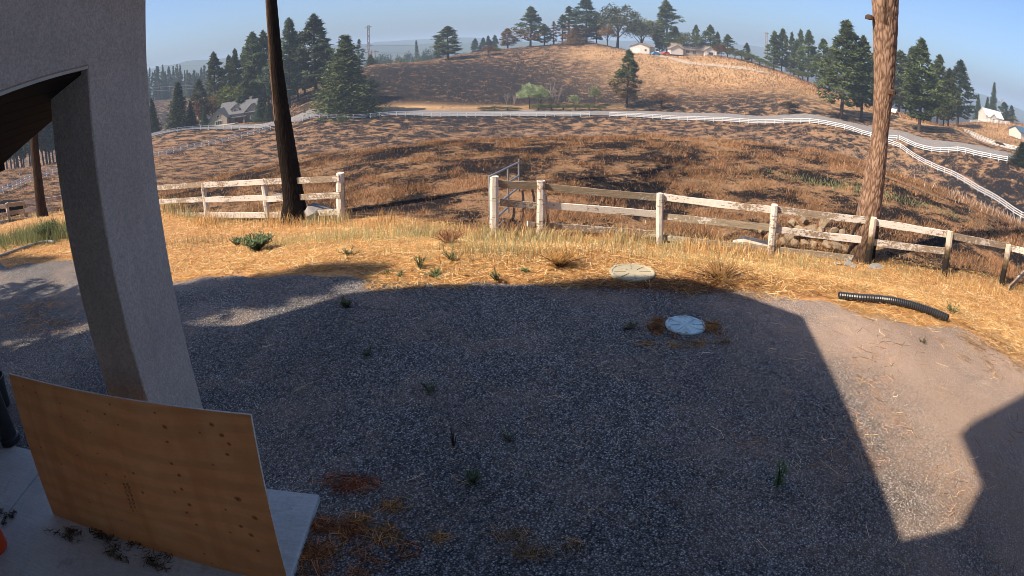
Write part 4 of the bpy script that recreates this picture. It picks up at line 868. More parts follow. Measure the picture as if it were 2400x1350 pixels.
# ------------------------------------------------------------ buildings
M_wallw = plain('white_siding', (.52, .49, .44), .8, .08, 1); M_wallt = plain('tan_siding', (.36, .31, .25), .8, .12, 1); M_trim = plain('white_trim', (.58, .57, .54), .7, .06, 1); M_groof = plain('grey_shingle', (.115, .118, .128), .9, .2, 2); M_broof = plain('brown_shingle', (.20, .165, .14), .9, .2, 2); M_blroof = plain('blue_metal', (.045, .10, .16), .5, .15, 1)
M_win = plain('window_glass', (.05, .065, .08), .12, .3, 1, spec=.7); M_gdoor = plain('brown_door', (.15, .075, .045), .7, .2, 2); M_stone = plain('stone_veneer', (.22, .19, .165), .9, .35, 3)
def gable(t, c, w_, dp, h, rise, wall, roof, axis='x', over=.5):
    """walls plus a gabled roof with eaves; ridge runs along axis"""
    x, y, z = c; hw, hd = w_ / 2, dp / 2
    mb = MB()
    if axis == 'x': mb.prism([(x - hw, y - hd, z), (x - hw, y + hd, z), (x - hw, y + hd, z + h), (x - hw, y, z + h + rise), (x - hw, y - hd, z + h)], (w_, 0, 0))
    else: mb.prism([(x - hw, y - hd, z), (x + hw, y - hd, z), (x + hw, y - hd, z + h), (x, y - hd, z + h + rise), (x - hw, y - hd, z + h)], (0, dp, 0))
    mb.build('wall', wall, t)
    for s in (-1, 1):
        rb = MB(); half = hd if axis == 'x' else hw; sl_ = rise / half; e = over; pr = [(0, rise + .12), (s * (half + e), -e * sl_ + .12), (s * (half + e), -e * sl_ - .08), (0, rise - .08)]
        if axis == 'x': rb.prism([(x - hw - e, y + a, z + h + b + .1) for a, b in pr], (w_ + 2 * e, 0, 0))
        else: rb.prism([(x + a, y - hd - e, z + h + b + .1) for a, b in pr], (0, dp + 2 * e, 0))
        rb.build('roof', roof, t)
def window(t, c, w_, h, ax='y', mull=1):
    x, y, z = c; d = (w_ + .24, .10, h + .24) if ax == 'y' else (.10, w_ + .24, h + .24); f = MB().box(c, d).build('window_frame', M_trim, t); off = Vector((0, -.04, 0)) if ax == 'y' else Vector((-.04, 0, 0))
    for k in range(mull + 1):
        ww = (w_ - .08 * mull) / (mull + 1); o = (k - mull / 2) * (ww + .08); q = Vector(c) + off + (Vector((o, 0, 0)) if ax == 'y' else Vector((0, o, 0))); MB().box(q, (ww, .06, h) if ax == 'y' else (.06, ww, h)).build('pane', M_win, f)
# grey-roofed house on the left
g = hit(548, 289); ang = -math.atan2(g.x, g.y)
hs = thing('country_house', 'tan country house with steep grey gabled roofs and garage behind the road fence', 'house', g + Vector((0, 0, -.6)), ang - .35); hs.scale = (.92, .92, .82)
gable(hs, (2, 5, 0), 15, 10, 4.6, 4.2, M_wallt, M_groof, 'x')
gable(hs, (-4.5, .5, 0), 6.5, 8, 4.0, 3.2, M_wallt, M_groof, 'y'); gable(hs, (7.4, 4.5, 0), 6.5, 9, 4.2, 3.2, M_wallt, M_groof, 'y')
gable(hs, (.6, 2.4, 4.4), 3.0, 3.4, 1.9, 1.3, M_wallt, M_groof, 'y', .3); gable(hs, (-10, 1.5, 0), 4.6, 6, 2.8, 1.8, M_trim, M_groof, 'y')
window(hs, (.6, .66, 5.5), 1.2, 1.3); window(hs, (-4.5, -3.55, 1.9), 2.4, 1.7, mull=2); window(hs, (7.4, -.06, 2.2), 1.6, 1.4); window(hs, (-4.5, -3.55, 4.6), 1.0, .8, mull=0)
MB().box((2.2, -.1, 1.3), (3.4, .16, 2.6)).build('garage_door', M_gdoor, hs); MB().box((-10, -1.55, 1.15), (2.6, .12, 2.2)).build('garage_door', M_wallw, hs); MB().box((-.6, .3, 1.2), (1.0, .2, 2.3)).build('front_door', M_gdoor, hs)
for x in (-1.0, 4.4): MB().box((x, -1.1, 1.5), (.5, .5, 3.0)).build('porch_pillar', M_stone, hs)
MB().box((1.7, -.55, 3.15), (7, 2.2, .25)).build('porch_roof', M_groof, hs); MB().box((5.4, 5.4, 9.0), (1.0, 1.0, 2.0)).build('chimney', M_stone, hs)
# white garage and hilltop house
g = onground(1501, 121, 300); ang = -math.atan2(g.x, g.y)
ga_ = thing('garage', 'long white gable-ended garage on the hill crest', 'garage', g + Vector((0, 0, -.4)), ang - .25)
gable(ga_, (0, 4, 0), 9.4, 11, 3.4, 1.7, M_wallw, M_broof, 'y', .4); MB().box((-1.6, -1.56, 1.5), (3.6, .1, 2.5)).build('garage_door', M_trim, ga_)
window(ga_, (2.9, -1.56, 1.9), 1.0, 1.0, mull=0)
g = onground(1640, 127, 296); ang = -math.atan2(g.x, g.y)
hh = thing('hilltop_house', 'cream hilltop house with arched white porch and brown roof', 'house', g + Vector((0, 0, -.3)), ang + .25)
gable(hh, (-4, 5, 0), 17, 8, 3.0, 2.3, M_wallt, M_broof, 'x'); gable(hh, (5.2, 3.0, 0), 6.0, 7, 3.1, 1.9, M_trim, M_broof, 'y', .5); gable(hh, (-11, 3, 0), 6, 7, 2.8, 1.6, M_wallw, M_broof, 'y')
for x in (-9, -5.5, -2.5): window(hh, (x, .95, 1.7), 1.7, 1.4)
MB().box((5.2, -.56, 1.3), (2.2, .12, 2.3)).build('front_door', M_win, hh)
for x in (2.8, 7.6): MB().box((x, -1.3, 1.5), (.45, .45, 3.0)).build('porch_pillar', M_trim, hh)
for k in range(2): MB().box((-6 + k * 3.2, 3.0, 4.65), (2.8, .1, 1.4), Matrix.Identity(4)).build('solar_panel', M_win, hh)
g = onground(2322, 281, 292); ang = -math.atan2(g.x, g.y)
wh = thing('white_house', 'far white house with steep gable beside the narrow spruce', 'house', g + Vector((0, 0, -.4)), ang + .6)
gable(wh, (0, 0, 0), 11, 7, 3.2, 2.6, M_wallw, M_trim, 'x', .3); gable(wh, (-2, -3.4, 0), 4, 4, 2.8, 1.7, M_wallw, M_trim, 'y', .3); window(wh, (3, -3.55, 1.7), 1.4, 1.2); window(wh, (-2, -5.46, 1.6), 1.2, 1.2)
g = onground(2398, 318, 250); ang = -math.atan2(g.x, g.y)
bb = thing('barn', 'low white barn with blue metal roof below the tan hillside', 'barn', g + Vector((0, 0, -.4)), ang + .9)
gable(bb, (0, 0, 0), 12, 7, 2.6, 1.7, M_wallw, M_blroof, 'x', .4); MB().box((2, -3.54, 1.2), (2.4, .1, 2.2)).build('barn_door', M_trim, bb)
# cars by the garage
def car(px, py, d, col, label, rz):
    g = onground(px, py, d); m = plain('paint_' + label.split()[0], col, .3, .05, 1, spec=.6); t = thing('parked_car', label, 'car', g + Vector((0, 0, .26)), rz, 'cars parked beside the hilltop garage')
    MB().prism([(-2.2, -.9, .3), (2.2, -.9, .3), (2.25, -.9, .75), (1.3, -.9, .95), (.7, -.9, 1.5), (-1.2, -.9, 1.5), (-1.9, -.9, 1.0), (-2.25, -.9, .9)], (0, 1.8, 0)).build('body', m, t, bevel=.08)
    MB().prism([(1.15, -.92, .98), (.65, -.92, 1.4), (-1.1, -.92, 1.4), (-1.7, -.92, 1.0)], (0, 1.84, 0)).build('window_band', M_win, t)
    for x in (-1.35, 1.4):
        for y in (-.85, .85): w_ = MB(); w_.tube([(x, y - .1, .33), (x, y + .1, .33)], .34, 14); w_.build('wheel', M_black, t)
car(1537, 117, 292, (.06, .25, .50), 'blue car parked beside the hilltop garage', .3); car(1563, 115, 294, (.45, .05, .03), 'red car parked between garage and hilltop house', .2); car(1549, 115, 297, (.45, .47, .48), 'silver car parked between the blue and red cars', .1)
car(2096, 272, 198, (.6, .6, .58), 'white car parked on the verge behind the cracked-bark trunk', .8)
# yellow marker at the road edge
g = hit(1744, 276); t = thing('marker_post', 'short yellow marker post at the road edge', 'marker', g); MB().tube([(0, 0, -.2), (0, 0, 1.35)], .07, 8).build('stake', plain('yellow_paint', (.62, .36, .03), .6, .1, 4), t); MB().lathe([(.09, 1.3), (.09, 1.42), (0, 1.46)], n=8).build('cap', plain('yellow_cap', (.62, .36, .03), .6, .1, 4), t)

# ------------------------------------------------------------ pylons and wires
M_steel = plain('lattice_steel', (.30, .28, .28), .6, .15, 1, .3)
def pylon(px, pyt, d, label, wpx):
    a, _ = azel(px, 150); x, y = d * sin(a), d * cos(a); z = tz(x, y); top = CAMZ + d * tan(azel(px, pyt)[1]); h = top - z; t = thing('power_pylon', label, 'pylon', (x, y, z), -a); wt = wpx / F_PX * d; rb = .19 * d / 400
    lv = [(0, wt * .75), (.45, wt * .42), (.62, wt * .40), (.82, wt * .40), (1.0, wt * .42)]
    for sx, sy in ((-1, -1), (1, -1), (1, 1), (-1, 1)): MB().tube([(sx * w2, sy * w2, f * h) for f, w2 in lv], rb * 1.5, 5).build('leg', M_steel, t)
    br = MB(); n = 9
    for k in range(n):
        f0, f1 = k / n, (k + 1) / n; w0 = np.interp(f0, *zip(*lv)); w1 = np.interp(f1, *zip(*lv))
        for i in range(4):
            s = [(-1, -1), (1, -1), (1, 1), (-1, 1)]; p, q = s[i], s[(i + 1) % 4]
            br.bar((p[0] * w0, p[1] * w0, f0 * h), (q[0] * w1, q[1] * w1, f1 * h), rb * 1.3, rb * 1.3); br.bar((q[0] * w0, q[1] * w0, f0 * h), (p[0] * w1, p[1] * w1, f1 * h), rb * 1.3, rb * 1.3); br.bar((p[0] * w1, p[1] * w1, f1 * h), (q[0] * w1, q[1] * w1, f1 * h), rb * 1.3, rb * 1.3)
    br.build('lattice', M_steel, t)['kind'] = 'stuff'
    for f in (.98, .68): MB().bar((-wt * 1.3, 0, f * h), (wt * 1.3, 0, f * h), rb * 2, rb * 2.4).build('crossarm', M_steel, t)
    return Vector((x, y, z)), h, wt
pA, hA, wA = pylon(865, 60, 410, 'tall lattice power pylon rising behind the broad roadside fir', 6.0)
pB, hB, wB = pylon(1795, 75, 520, 'hazy lattice pylon beyond the right shoulder of the hill', 5.0)
pylon(2352, 232, 620, 'tiny hazy pylon above the far white house', 3.5)
M_wood = plain('pole_wood', (.19, .12, .085), .9, .2, 1)
hp = thing('utility_pole', 'wooden H-frame power poles at the pylon foot', 'pole', onground(872, 150, 330)); o = hp.location
for s in (-1, 0, 1): MB().tube([(s * 1.7, 0, -1), (s * 1.7, 0, 12.5)], .22, 7).build('pole', M_wood, hp)
MB().bar((-3.6, 0, 11.6), (3.6, 0, 11.6), .25, .3).build('crossarm', M_wood, hp)
M_wire = plain('wire_line', (.32, .33, .35), .5, .1, 1)
def wire(a, b, label, sag=6, r_=.035):
    p = [a.lerp(b, k / 20) - Vector((0, 0, sag * 4 * k / 20 * (1 - k / 20))) for k in range(21)]; t = MB().tube(p, r_, 4, False).build('power_line', M_wire); tag(t, label, 'power line', 'power lines strung from the pylons')
topA = pA + Vector((0, 0, hA * .68)); 
for dx in (-1, 1):
    wire(topA + Vector((dx * wA, 0, 0)), at(1260, 82, 560) + Vector((0, dx * 2, 0)), 'thin power line running from the tall pylon over the crest trees', 4, .05); wire(topA + Vector((dx * wA, 0, 0)), at(330, 152, 420) + Vector((0, dx * 3, 0)), 'thin power line sloping from the tall pylon towards the hazy ridge wood', 7, .05)
for k in range(2): wire(o + Vector((0, 0, 11.8 - k * .2)), at(330, 205 + k * 9, 300), 'power line sagging from the wooden poles past the house pines', 6, .06); wire(o + Vector((0, 0, 11.8 - k * .2)), at(1230, 105 + k * 10, 420), 'power line from the wooden poles to behind the crest', 3, .05)

# ------------------------------------------------------------ grass, straw, weeds, needles, stones
M_grass = attr_mat('dry_grass', .85, .3)
def blades(name, label, x, y, h, wd, col, lean, r, cat='grass', seg=2, lift=0.0, vary=.3):
    n = len(x); z = terr(x, y) + lift; a = r.uniform(0, 6.283, n); b = a + r.uniform(-1.2, 1.2, n) + 1.57
    dx, dy = np.cos(a), np.sin(a); lx, ly = np.cos(b), np.sin(b); ln = lean * r.uniform(.3, 1.5, n) * h
    p0 = np.stack([x - dx * wd / 2, y - dy * wd / 2, z - .01], 1); p1 = np.stack([x + dx * wd / 2, y + dy * wd / 2, z - .01], 1)
    tip = np.stack([x + lx * ln, y + ly * ln, z + h], 1); c = col * r.uniform(1 - vary, 1 + vary, (n, 1))
    if seg == 1:
        V_ = np.stack([p0, p1, tip], 1).reshape(-1, 3); F_ = np.arange(3 * n).reshape(-1, 3); C_ = np.repeat(c, 3, 0)
    else:
        m = np.stack([x + lx * ln * .3, y + ly * ln * .3, z + h * .6], 1); o = np.stack([dx, dy, dx * 0], 1) * (wd / 2 * .8)[:, None]
        V_ = np.stack([p0, p1, m + o, m - o, tip], 1).reshape(-1, 3); k = np.arange(n)[:, None] * 5
        F_ = np.concatenate([k + [0, 1, 2], k + [0, 2, 3], k + [3, 2, 4]], 0); C_ = np.repeat(c, 5, 0)
    me = mesh_np(name, V_, F_, M_grass); vcol(me, C_); return stuff(link(name, me), label, cat)
TANC = np.array((.54, .325, .15)); RUST = np.array((.42, .20, .075)); GRG = np.array((.30, .29, .16)); PALE = np.array((.64, .47, .28)); DUST = np.array((.27, .18, .105))
def pal(n, ws, r): cs_ = np.array([TANC, RUST, GRG, PALE, DUST]); return cs_[r.choice(5, n, p=np.array(ws) / sum(ws))]
def polar(n, a0, a1, d0, d1, r, pw=1.0):
    a = np.radians(r.uniform(a0, a1, n)); d = d0 * (d1 / d0) ** (r.random(n) ** pw); return d * np.sin(a), d * np.cos(a), np.degrees(a), d
FLA, FLD = [-60, -49, -45, -29, -23, -16, -2, 3, 14, 25, 34, 42, 49, 60], [38, 33, 33, 18, 16.3, 14.5, 12, 12.2, 12.6, 12.2, 12.6, 13, 14, 15]
r = np.random.default_rng(101)
# lying straw and needles on the verge
x, y, a, d = polar(150000, -54, 54, 6.5, 34, r); fl = np.interp(a, FLA, FLD); k = (d < fl + .6) & ~in_gravel(x, y + (vnoise(x, y, .8, 9) - .5) * .8); x, y, a, d = x[k], y[k], a[k], d[k]; n = len(x)
def lying(name, label, x, y, ln, wd, col, r, lift=.012, curl=.25, cat='straw'):
    n = len(x); z = terr(x, y) + lift + r.random(n) * .03; b = r.uniform(0, 6.283, n); t = np.stack([np.cos(b), np.sin(b), r.normal(0, .12, n)], 1); s = np.stack([-np.sin(b), np.cos(b), 0 * b], 1); p = np.stack([x, y, z], 1)
    bend = s * (r.normal(0, curl, n) * ln)[:, None]; e0 = p - t * (ln / 2)[:, None]; e1 = p + t * (ln / 2)[:, None]; m = p + bend; o = s * (wd / 2)[:, None] + np.array([0, 0, .001])
    V_ = np.stack([e0 - o, e0 + o, m + o, m - o, e1 + o, e1 - o], 1).reshape(-1, 3); k = np.arange(n)[:, None] * 6; F_ = np.concatenate([k + [0, 1, 2, 3], k + [3, 2, 4, 5]], 0)
    me = mesh_np(name, V_, F_, M_grass); vcol(me, np.repeat(col * r.uniform(.6, 1.35, (n, 1)) * (1 if cat == 'straw' else r.choice([.3, .6, 1.0, 1.5], (n, 1)) * np.array([[1, 1.08, 1.15]])), 6, 0)); return stuff(link(name, me), label, cat)
lying('straw_litter', 'orange-tan straw and needle litter lying on the verge', x, y, r.uniform(.08, .28, n), r.uniform(.004, .011, n), pal(n, [3.2, 4, .2, 1.6, .8], r), r)
# standing grass: tall along the fence, short in the verge
x, y, a, d = polar(260000, -54, 54, 7.6, 36, r); fl = np.interp(a, FLA, FLD); e = d - fl; dens = np.exp(-((e + .3) / 1.1) ** 2) * 1.0 + .16 * (e < 0) + .25 * np.exp(-((e + 1.6) / .8) ** 2)
clump = vnoise(x, y, .55, 21); k = (r.random(len(x)) < dens * .8 * (.2 + 1.3 * clump ** 1.5)) & (d < fl + 2.5) & ~in_gravel(x, y - .5) & ~((np.abs(a + 9) < 6.0) & (e > -1.0) & (r.random(len(x)) < .55))
x, y, a, d, e, clump = [q[k] for q in (x, y, a, d, e, clump)]; n = len(x); gn = vnoise(x, y, 1.4, 31); tall = np.exp(-((e + .2) / 1.0) ** 2)
gmask = (gn > .50) & (e < -.1); col = pal(n, [4, 2.6, .4, 2.2, 1.2], r); col[gmask] = pal(gmask.sum(), [1.2, .3, 4, 1.2, .3], r); col = col * (1 - .45 * smooth(27, 36, a) * np.exp(-((e - .3) / .9) ** 2))[:, None]
blades('verge_grass', 'tall dry and grey-green grass along the wooden fence', x, y, (.06 + .22 * tall * (.3 + clump) * (1 - .62 * smooth(20, 31, a))) * r.uniform(.5, 1.35, n) * np.clip(d / 13, 1, 2), r.uniform(.005, .011, n) * np.clip(d / 12, 1, 2.5), col, .45, r)
# pasture stubble wherever the fire skipped
def field(n, d0, d1, h0, hk, wk, r, ws, label, name='pasture_grass', a0=-54, a1=54, thr=.50):
    x, y, a, d = polar(n, a0, a1, d0, d1, r); fl = np.interp(a, FLA, FLD); v, b, dr = zones(x, y)
    m = .42 * vnoise(x, y, .42, 61) + .33 * vnoise(x, y, 1.3, 62) + .25 * vnoise(x, y, 4.2, 63) - (b - .6) * .5 + .06 * dr
    k = (d > fl + .5) & ((m + r.normal(0, .03, n) > thr) | (r.random(n) < .13)) & ((d < 170) | (d > 190)); x, y, d, m = x[k], y[k], d[k], m[k]; n = len(x)
    c = pal(n, ws, r); sc_ = (vnoise(x, y, 5, 43) * .5 + vnoise(x, y, 1.1, 44) * .5)[:, None]; c = c * (.34 + .8 * sc_)
    return blades(name, label, x, y, (h0 + hk * d) * r.uniform(.4, 1.5, n) * (.6 + 2.2 * np.clip(m - thr, -.05, 1)), wk * d * r.uniform(.6, 1.4, n), c, .9, r, seg=1)
field(760000, 12, 176, .11, .0010, .00080, r, [4, 2.0, .15, 1.2, 3.4], 'tan unburnt stubble across the blackened pasture', thr=.465)
field(200000, 188, 335, .22, .001, .0008, r, [4, 1.6, .15, 1.0, 3.4], 'thin stubble on the burnt hill', a0=-24, a1=50, thr=.50)
# pale bleached tufts and a green streak in the pasture
def patch(px, py, n, sx, sy, h, wd, col, label, name='grass_patch'):
    g = hit(px, py); u = Vector((g.x, g.y, 0)).normalized(); s = Vector((u.y, -u.x, 0)); q1, q2 = r.normal(0, sx, n), r.normal(0, sy, n); x = g.x + s.x * q1 + u.x * q2; y = g.y + s.y * q1 + u.y * q2
    return blades(name, label, x, y, h * r.uniform(.5, 1.4, n), wd * r.uniform(.7, 1.3, n), np.tile(col, (n, 1)), .4, r, seg=1)
for px, py, sx, l in [(1225, 312, 3.5, 'bleached pale grass tufts in mid pasture'), (1400, 318, 3.0, 'pale dry tufts below the road gap'), (1840, 335, 4, 'pale dry tufts near the right paddock'), (2010, 365, 2.5, 'pale tufts beside the cracked-bark trunk'), (2150, 395, 3.5, 'pale tufts along the downhill vinyl fence'), (2340, 505, 2.4, 'pale tufts under the downhill vinyl fence')]: patch(px, py, 450, sx, 1.6, .26, .045, np.array((.62, .52, .40)), l)
patch(1960, 437, 700, 1.6, .35, .09, .022, np.array((.25, .28, .14)), 'short green regrowth streak left of the cracked-bark trunk'); patch(2090, 460, 700, 2.2, .35, .09, .022, np.array((.25, .27, .14)), 'short green regrowth streak right of the cracked-bark trunk')
# weeds as single plants
M_weed = attr_mat('weed_leaf', .7, .25)
def weed(px, py, h, sp, n, col, label, seed, z=None, d=None, leaf=.05, group=None, name='weed_plant', cat='weed', lw=.13):
    g = hit(px, py, 2.5) if d is None else onground(px, py, d); rr_ = np.random.default_rng(seed); t = thing(name, label, cat, g, 0, group); sm = MB(); C, A = [], []
    n = int(n * 1.6); ns = max(4, int(n / 26))
    vv, ff, cc = [], [], []
    for k in range(ns):
        an = rr_.uniform(0, 6.283); tip = Vector((cos(an) * sp * rr_.uniform(.2, 1), sin(an) * sp * rr_.uniform(.2, 1), h * rr_.uniform(.6, 1))); sm.tube([(0, 0, -.02), tip * .5 + Vector((0, 0, h * .1)), tip], [.006, .005, .002], 4, False)
        for q in range(n // ns):
            f = rr_.uniform(.1, 1); p = tip * f + Vector((0, 0, h * .2 * f * (1 - f))); dr = Vector((rr_.normal(), rr_.normal(), rr_.uniform(.1, 1.0))).normalized(); s = dr.cross(Vector((0, 0, 1))).normalized(); L_ = leaf * rr_.uniform(.6, 1.4); b = len(vv)
            vv += [p, p + dr * L_ * .5 + s * L_ * lw, p + dr * L_, p + dr * L_ * .5 - s * L_ * lw]; ff.append((b, b + 1, b + 2, b + 3)); cc += [tuple(np.array(col) * rr_.uniform(.6, 1.4))] * 4
    sm.build('stem', M_weed if False else M_stem, t); me = mesh_np('foliage', [tuple(v) for v in vv], ff, M_weed); vcol(me, cc); link('foliage', me, t); return t
WG, WGG = (.12, .15, .08), (.27, .29, .165)
weed(1820, 1152, .30, .05, 90, (.13, .18, .08), 'upright green weed growing in the shaded gravel', 1, leaf=.05); weed(1110, 1136, .12, .11, 90, WG, 'small ragged weed in the middle of the shaded gravel', 2); weed(1010, 920, .10, .12, 120, WG, 'tiny flat weed in the open shaded gravel', 3, leaf=.04); weed(1472, 774, .09, .11, 110, WG, 'tiny green weed left of the pale blue lid', 4, leaf=.04)
weed(862, 834, .08, .10, 90, WG, 'tiny weed in the gravel before the sunlit tongue', 5, leaf=.04); weed(815, 722, .10, .16, 130, (.09, .11, .05), 'low weed at the shadow edge', 6, leaf=.05); weed(1064, 1050, .22, .04, 30, (.08, .1, .05), 'thin wispy weed stalk in the gravel', 7, leaf=.03); weed(1190, 1035, .08, .09, 60, WG, 'minute weed beside the wispy stalk', 8, leaf=.03); weed(2160, 806, .08, .09, 60, (.12, .12, .05), 'minute weed in the sunlit gravel', 9, leaf=.03)
weed(604, 588, .30, .42, 1100, (.13, .18, .09), 'bushy dark green weed in the straw before the left fence', 10, leaf=.09); weed(556, 576, .16, .25, 260, (.11, .14, .08), 'small green weed leaning on the bushy weed', 11, leaf=.07)
for i, (px, py, h, sp, n, l) in enumerate([(985, 632, .3, .14, 170, 'small green weed standing in the straw'), (1022, 652, .14, .20, 200, 'flat dark weed at the straw edge'), (1165, 662, .26, .12, 140, 'thin green weed at the straw edge'), (940, 652, .12, .12, 90, 'little green sprig at the gravel edge'), (905, 646, .08, .1, 60, 'tiny sprig at the gravel edge'), (1060, 615, .2, .15, 140, 'pale green sprig in the straw'), (1235, 640, .1, .12, 80, 'low sprig near the dusty lid'), (820, 600, .16, .24, 180, 'flat green weed before the gateway'), (2230, 735, .2, .16, 150, 'green sprig at the pipe mouth')]): weed(px, py, h * .7, sp, n, (.13, .165, .075), l, 20 + i, leaf=.05, lw=.08)
def gpatch(px, py, n, sx, sy, h, col, label): return patch(px, py, n, sx, sy, h, .007, np.array(col), label)
for px, py, sx, sy, h, l in [(790, 562, .5, .3, .34, 'grey-green grass clump before the end post'), (925, 560, .7, .35, .36, 'grey-green grass clump in the gateway'), (1000, 552, .35, .3, .38, 'pale green grass clump in the gateway centre'), (1150, 590, .6, .3, .34, 'grey-green grass at the foot of the gate post'), (1225, 602, .6, .25, .26, 'low grey-green grass before the second white post'), (1505, 602, .6, .25, .22, 'thin green grass above the dusty lid'), (1700, 622, .7, .25, .22, 'grey-green grass before the third white post'), (655, 575, .45, .3, .28, 'pale grass right of the bushy weed'), (470, 570, .6, .4, .28, 'pale green grass before the left fence')]: gpatch(px, py, 480, sx, sy, h * .7, (.37, .34, .18), l)
weed(1052, 574, .20, .34, 500, (.34, .18, .08), 'rusty dead weed ball in the gateway', 60, leaf=.10, lw=.04, name='dead_weed'); weed(1312, 626, .22, .4, 500, (.32, .16, .06), 'low rusty dead weed before the second white post', 61, leaf=.12, lw=.03, name='dead_weed'); weed(1690, 660, .2, .6, 600, (.24, .12, .05), 'flattened brown dead weed at the shadow edge', 62, leaf=.12, lw=.03, name='dead_weed')
for px, py, sx, sy, l in [(10, 575, 1.2, .8, 'tall green weeds at the porch corner'), (70, 556, 1.0, .7, 'green weed thicket below the paddock rails'), (125, 560, .8, .5, 'dark green grass beside the stucco column')]: patch(px, py, 1000, sx, sy, .40, .018, np.array((.19, .20, .095)), l)
weed(112, 562, .5, .6, 900, (.08, .12, .05), 'low dark green bush beside the stucco column foot', 71, leaf=.12, lw=.08)
hs_ = [hit(x, y) + Vector((0, 0, .05)) for x, y in [(-20, 612), (20, 598), (55, 585), (90, 574), (120, 569), (128, 573)]]
ho = thing('garden_hose', 'grey hose curling through the weeds at the porch corner', 'hose'); MB().tube(smooth_line(hs_, 6, 6), .04, 8).build('hose_wall', plain('grey_hose', (.22, .23, .23), .5, .2, 5), ho)
# pine-needle drifts on the gravel and slab, single twigs
def drift(px, py, rx, ry, n, label, col=(.52, .215, .075), ln=(.08, .22), wd=(.003, .006), z=None, name='needle_drift'):
    g = onz(px, py, .02 if z is None else z); kc = max(4, n // 22); cx, cy = r.normal(0, rx, kc), r.normal(0, ry, kc); j = r.integers(0, kc, n); x = g.x + cx[j] + r.normal(0, rx * .2, n); y = g.y + cy[j] + r.normal(0, ry * .2, n)
    return lying(name, label, x, y, r.uniform(*ln, n), r.uniform(*wd, n), np.tile(np.array(col), (n, 1)), r, (.02 if z is None else z), .3, 'needles')
drift(800, 1300, .20, .16, 360, 'rust-brown needle drift beside the slab corner'); drift(735, 1290, .10, .22, 200, 'needle drift against the slab edge'); drift(760, 1140, .20, .10, 150, 'needle drift behind the slab corner'); drift(910, 1220, .22, .12, 180, 'thin needle drift in the shaded gravel'); drift(1205, 1275, .16, .07, 110, 'small tan needle drift alone in the shaded gravel', (.45, .28, .12))
drift(1540, 768, .07, .14, 200, 'needles gathered left of the pale blue lid', (.33, .15, .06)); drift(1672, 772, .09, .10, 160, 'needles gathered right of the pale blue lid', (.33, .15, .06)); drift(1610, 806, .20, .05, 120, 'needles gathered before the pale blue lid', (.30, .14, .06)); drift(1600, 668, .9, .18, 2500, 'brown straw along the shadow edge', (.30, .15, .06))
drift(60, 735, .9, .5, 700, 'orange needles on the gravel beyond the porch', (.52, .20, .06)); drift(2330, 810, .25, .5, 900, 'bright straw heap at the bank foot', (.66, .45, .2)); drift(2000, 860, .7, 1.2, 350, 'orange needles in the sunlit gravel', (.50, .27, .13)); drift(2150, 1100, .5, .6, 160, 'orange needles in the near sunlit gravel', (.48, .27, .14))
drift(240, 1265, .28, .05, 240, 'dark needle litter along the plywood foot', (.16, .10, .055), (.03, .10), (.003, .006), SL + .004); drift(330, 1310, .22, .06, 140, 'dark litter under the leaning sheet', (.15, .095, .05), (.03, .1), (.003, .006), SL + .004); drift(15, 1210, .05, .06, 120, 'small dark litter by the slab joint', (.07, .05, .03), (.03, .08), (.003, .005), SL + .004)
n = 1100; x, y, a, d = polar(n, -42, 52, 3.2, 8.0, r); k = in_gravel(x, y + .1) & ((x > sc.x + .05) | (y > sc.y + .15)); x, y = x[k], y[k]; n = len(x); lying('scattered_needles', 'stray tan needles and twigs on the gravel', x, y, r.uniform(.06, .24, n), r.uniform(.002, .0035, n), pal(n, [2, 1.2, 0, 1.4, 3], r), r, .022, .35, 'needles')
# loose gravel stones
ico = np.array([(1, 0, 0), (-1, 0, 0), (0, 1, 0), (0, -1, 0), (0, 0, 1), (0, 0, -1)], float); icf = np.array([(0, 2, 4), (2, 1, 4), (1, 3, 4), (3, 0, 4), (2, 0, 5), (1, 2, 5), (3, 1, 5), (0, 3, 5)])
n = 150000; x, y, a, d = polar(n, -55, 55, 2.6, 9.0, r); k = in_gravel(x, y + .05) & ((x > sc.x + .03) | (y > sc.y + .12)) & (np.hypot(x - onz(1607, 760, 0).x, y - onz(1607, 760, 0).y) > .3); k = k & (r.random(n) > .1 * smooth(2.6, 3.6, x)); x, y, d = x[k], y[k], d[k]; n = len(x)
s = (.0045 + .0085 * r.random(n) ** 2.4); rot = r.uniform(0, 6.283, n); ax = np.stack([s * r.uniform(.7, 1.5, n), s * r.uniform(.6, 1.2, n), s * r.uniform(.4, .8, n)], 1)
Q = ico[None] * (1 + r.normal(0, .18, (n, 6, 1))) * ax[:, None]; ct, st_ = np.cos(rot)[:, None], np.sin(rot)[:, None]; VX = Q[..., 0] * ct - Q[..., 1] * st_ + x[:, None]; VY = Q[..., 0] * st_ + Q[..., 1] * ct + y[:, None]; VZ = Q[..., 2] + (.014 + terr(x, y).clip(0) + ax[:, 2] * .4)[:, None]
g_ = r.choice([.09, .17, .28, .40, .55], n, p=[.28, .32, .25, .12, .03]) * r.uniform(.8, 1.2, n); tc = np.stack([g_, g_ * r.uniform(.93, 1.0, n), g_ * r.uniform(.86, 1.04, n)], 1)
M_peb = attr_mat('pebbles', .85); me = mesh_np('gravel_stones', np.stack([VX, VY, VZ], -1).reshape(-1, 3), (icf[None] + np.arange(n)[:, None, None] * 6).reshape(-1, 3), M_peb); vcol(me, np.repeat(tc, 6, 0)); stuff(link('gravel_stones', me), 'loose dark gravel stones over the yard', 'gravel')
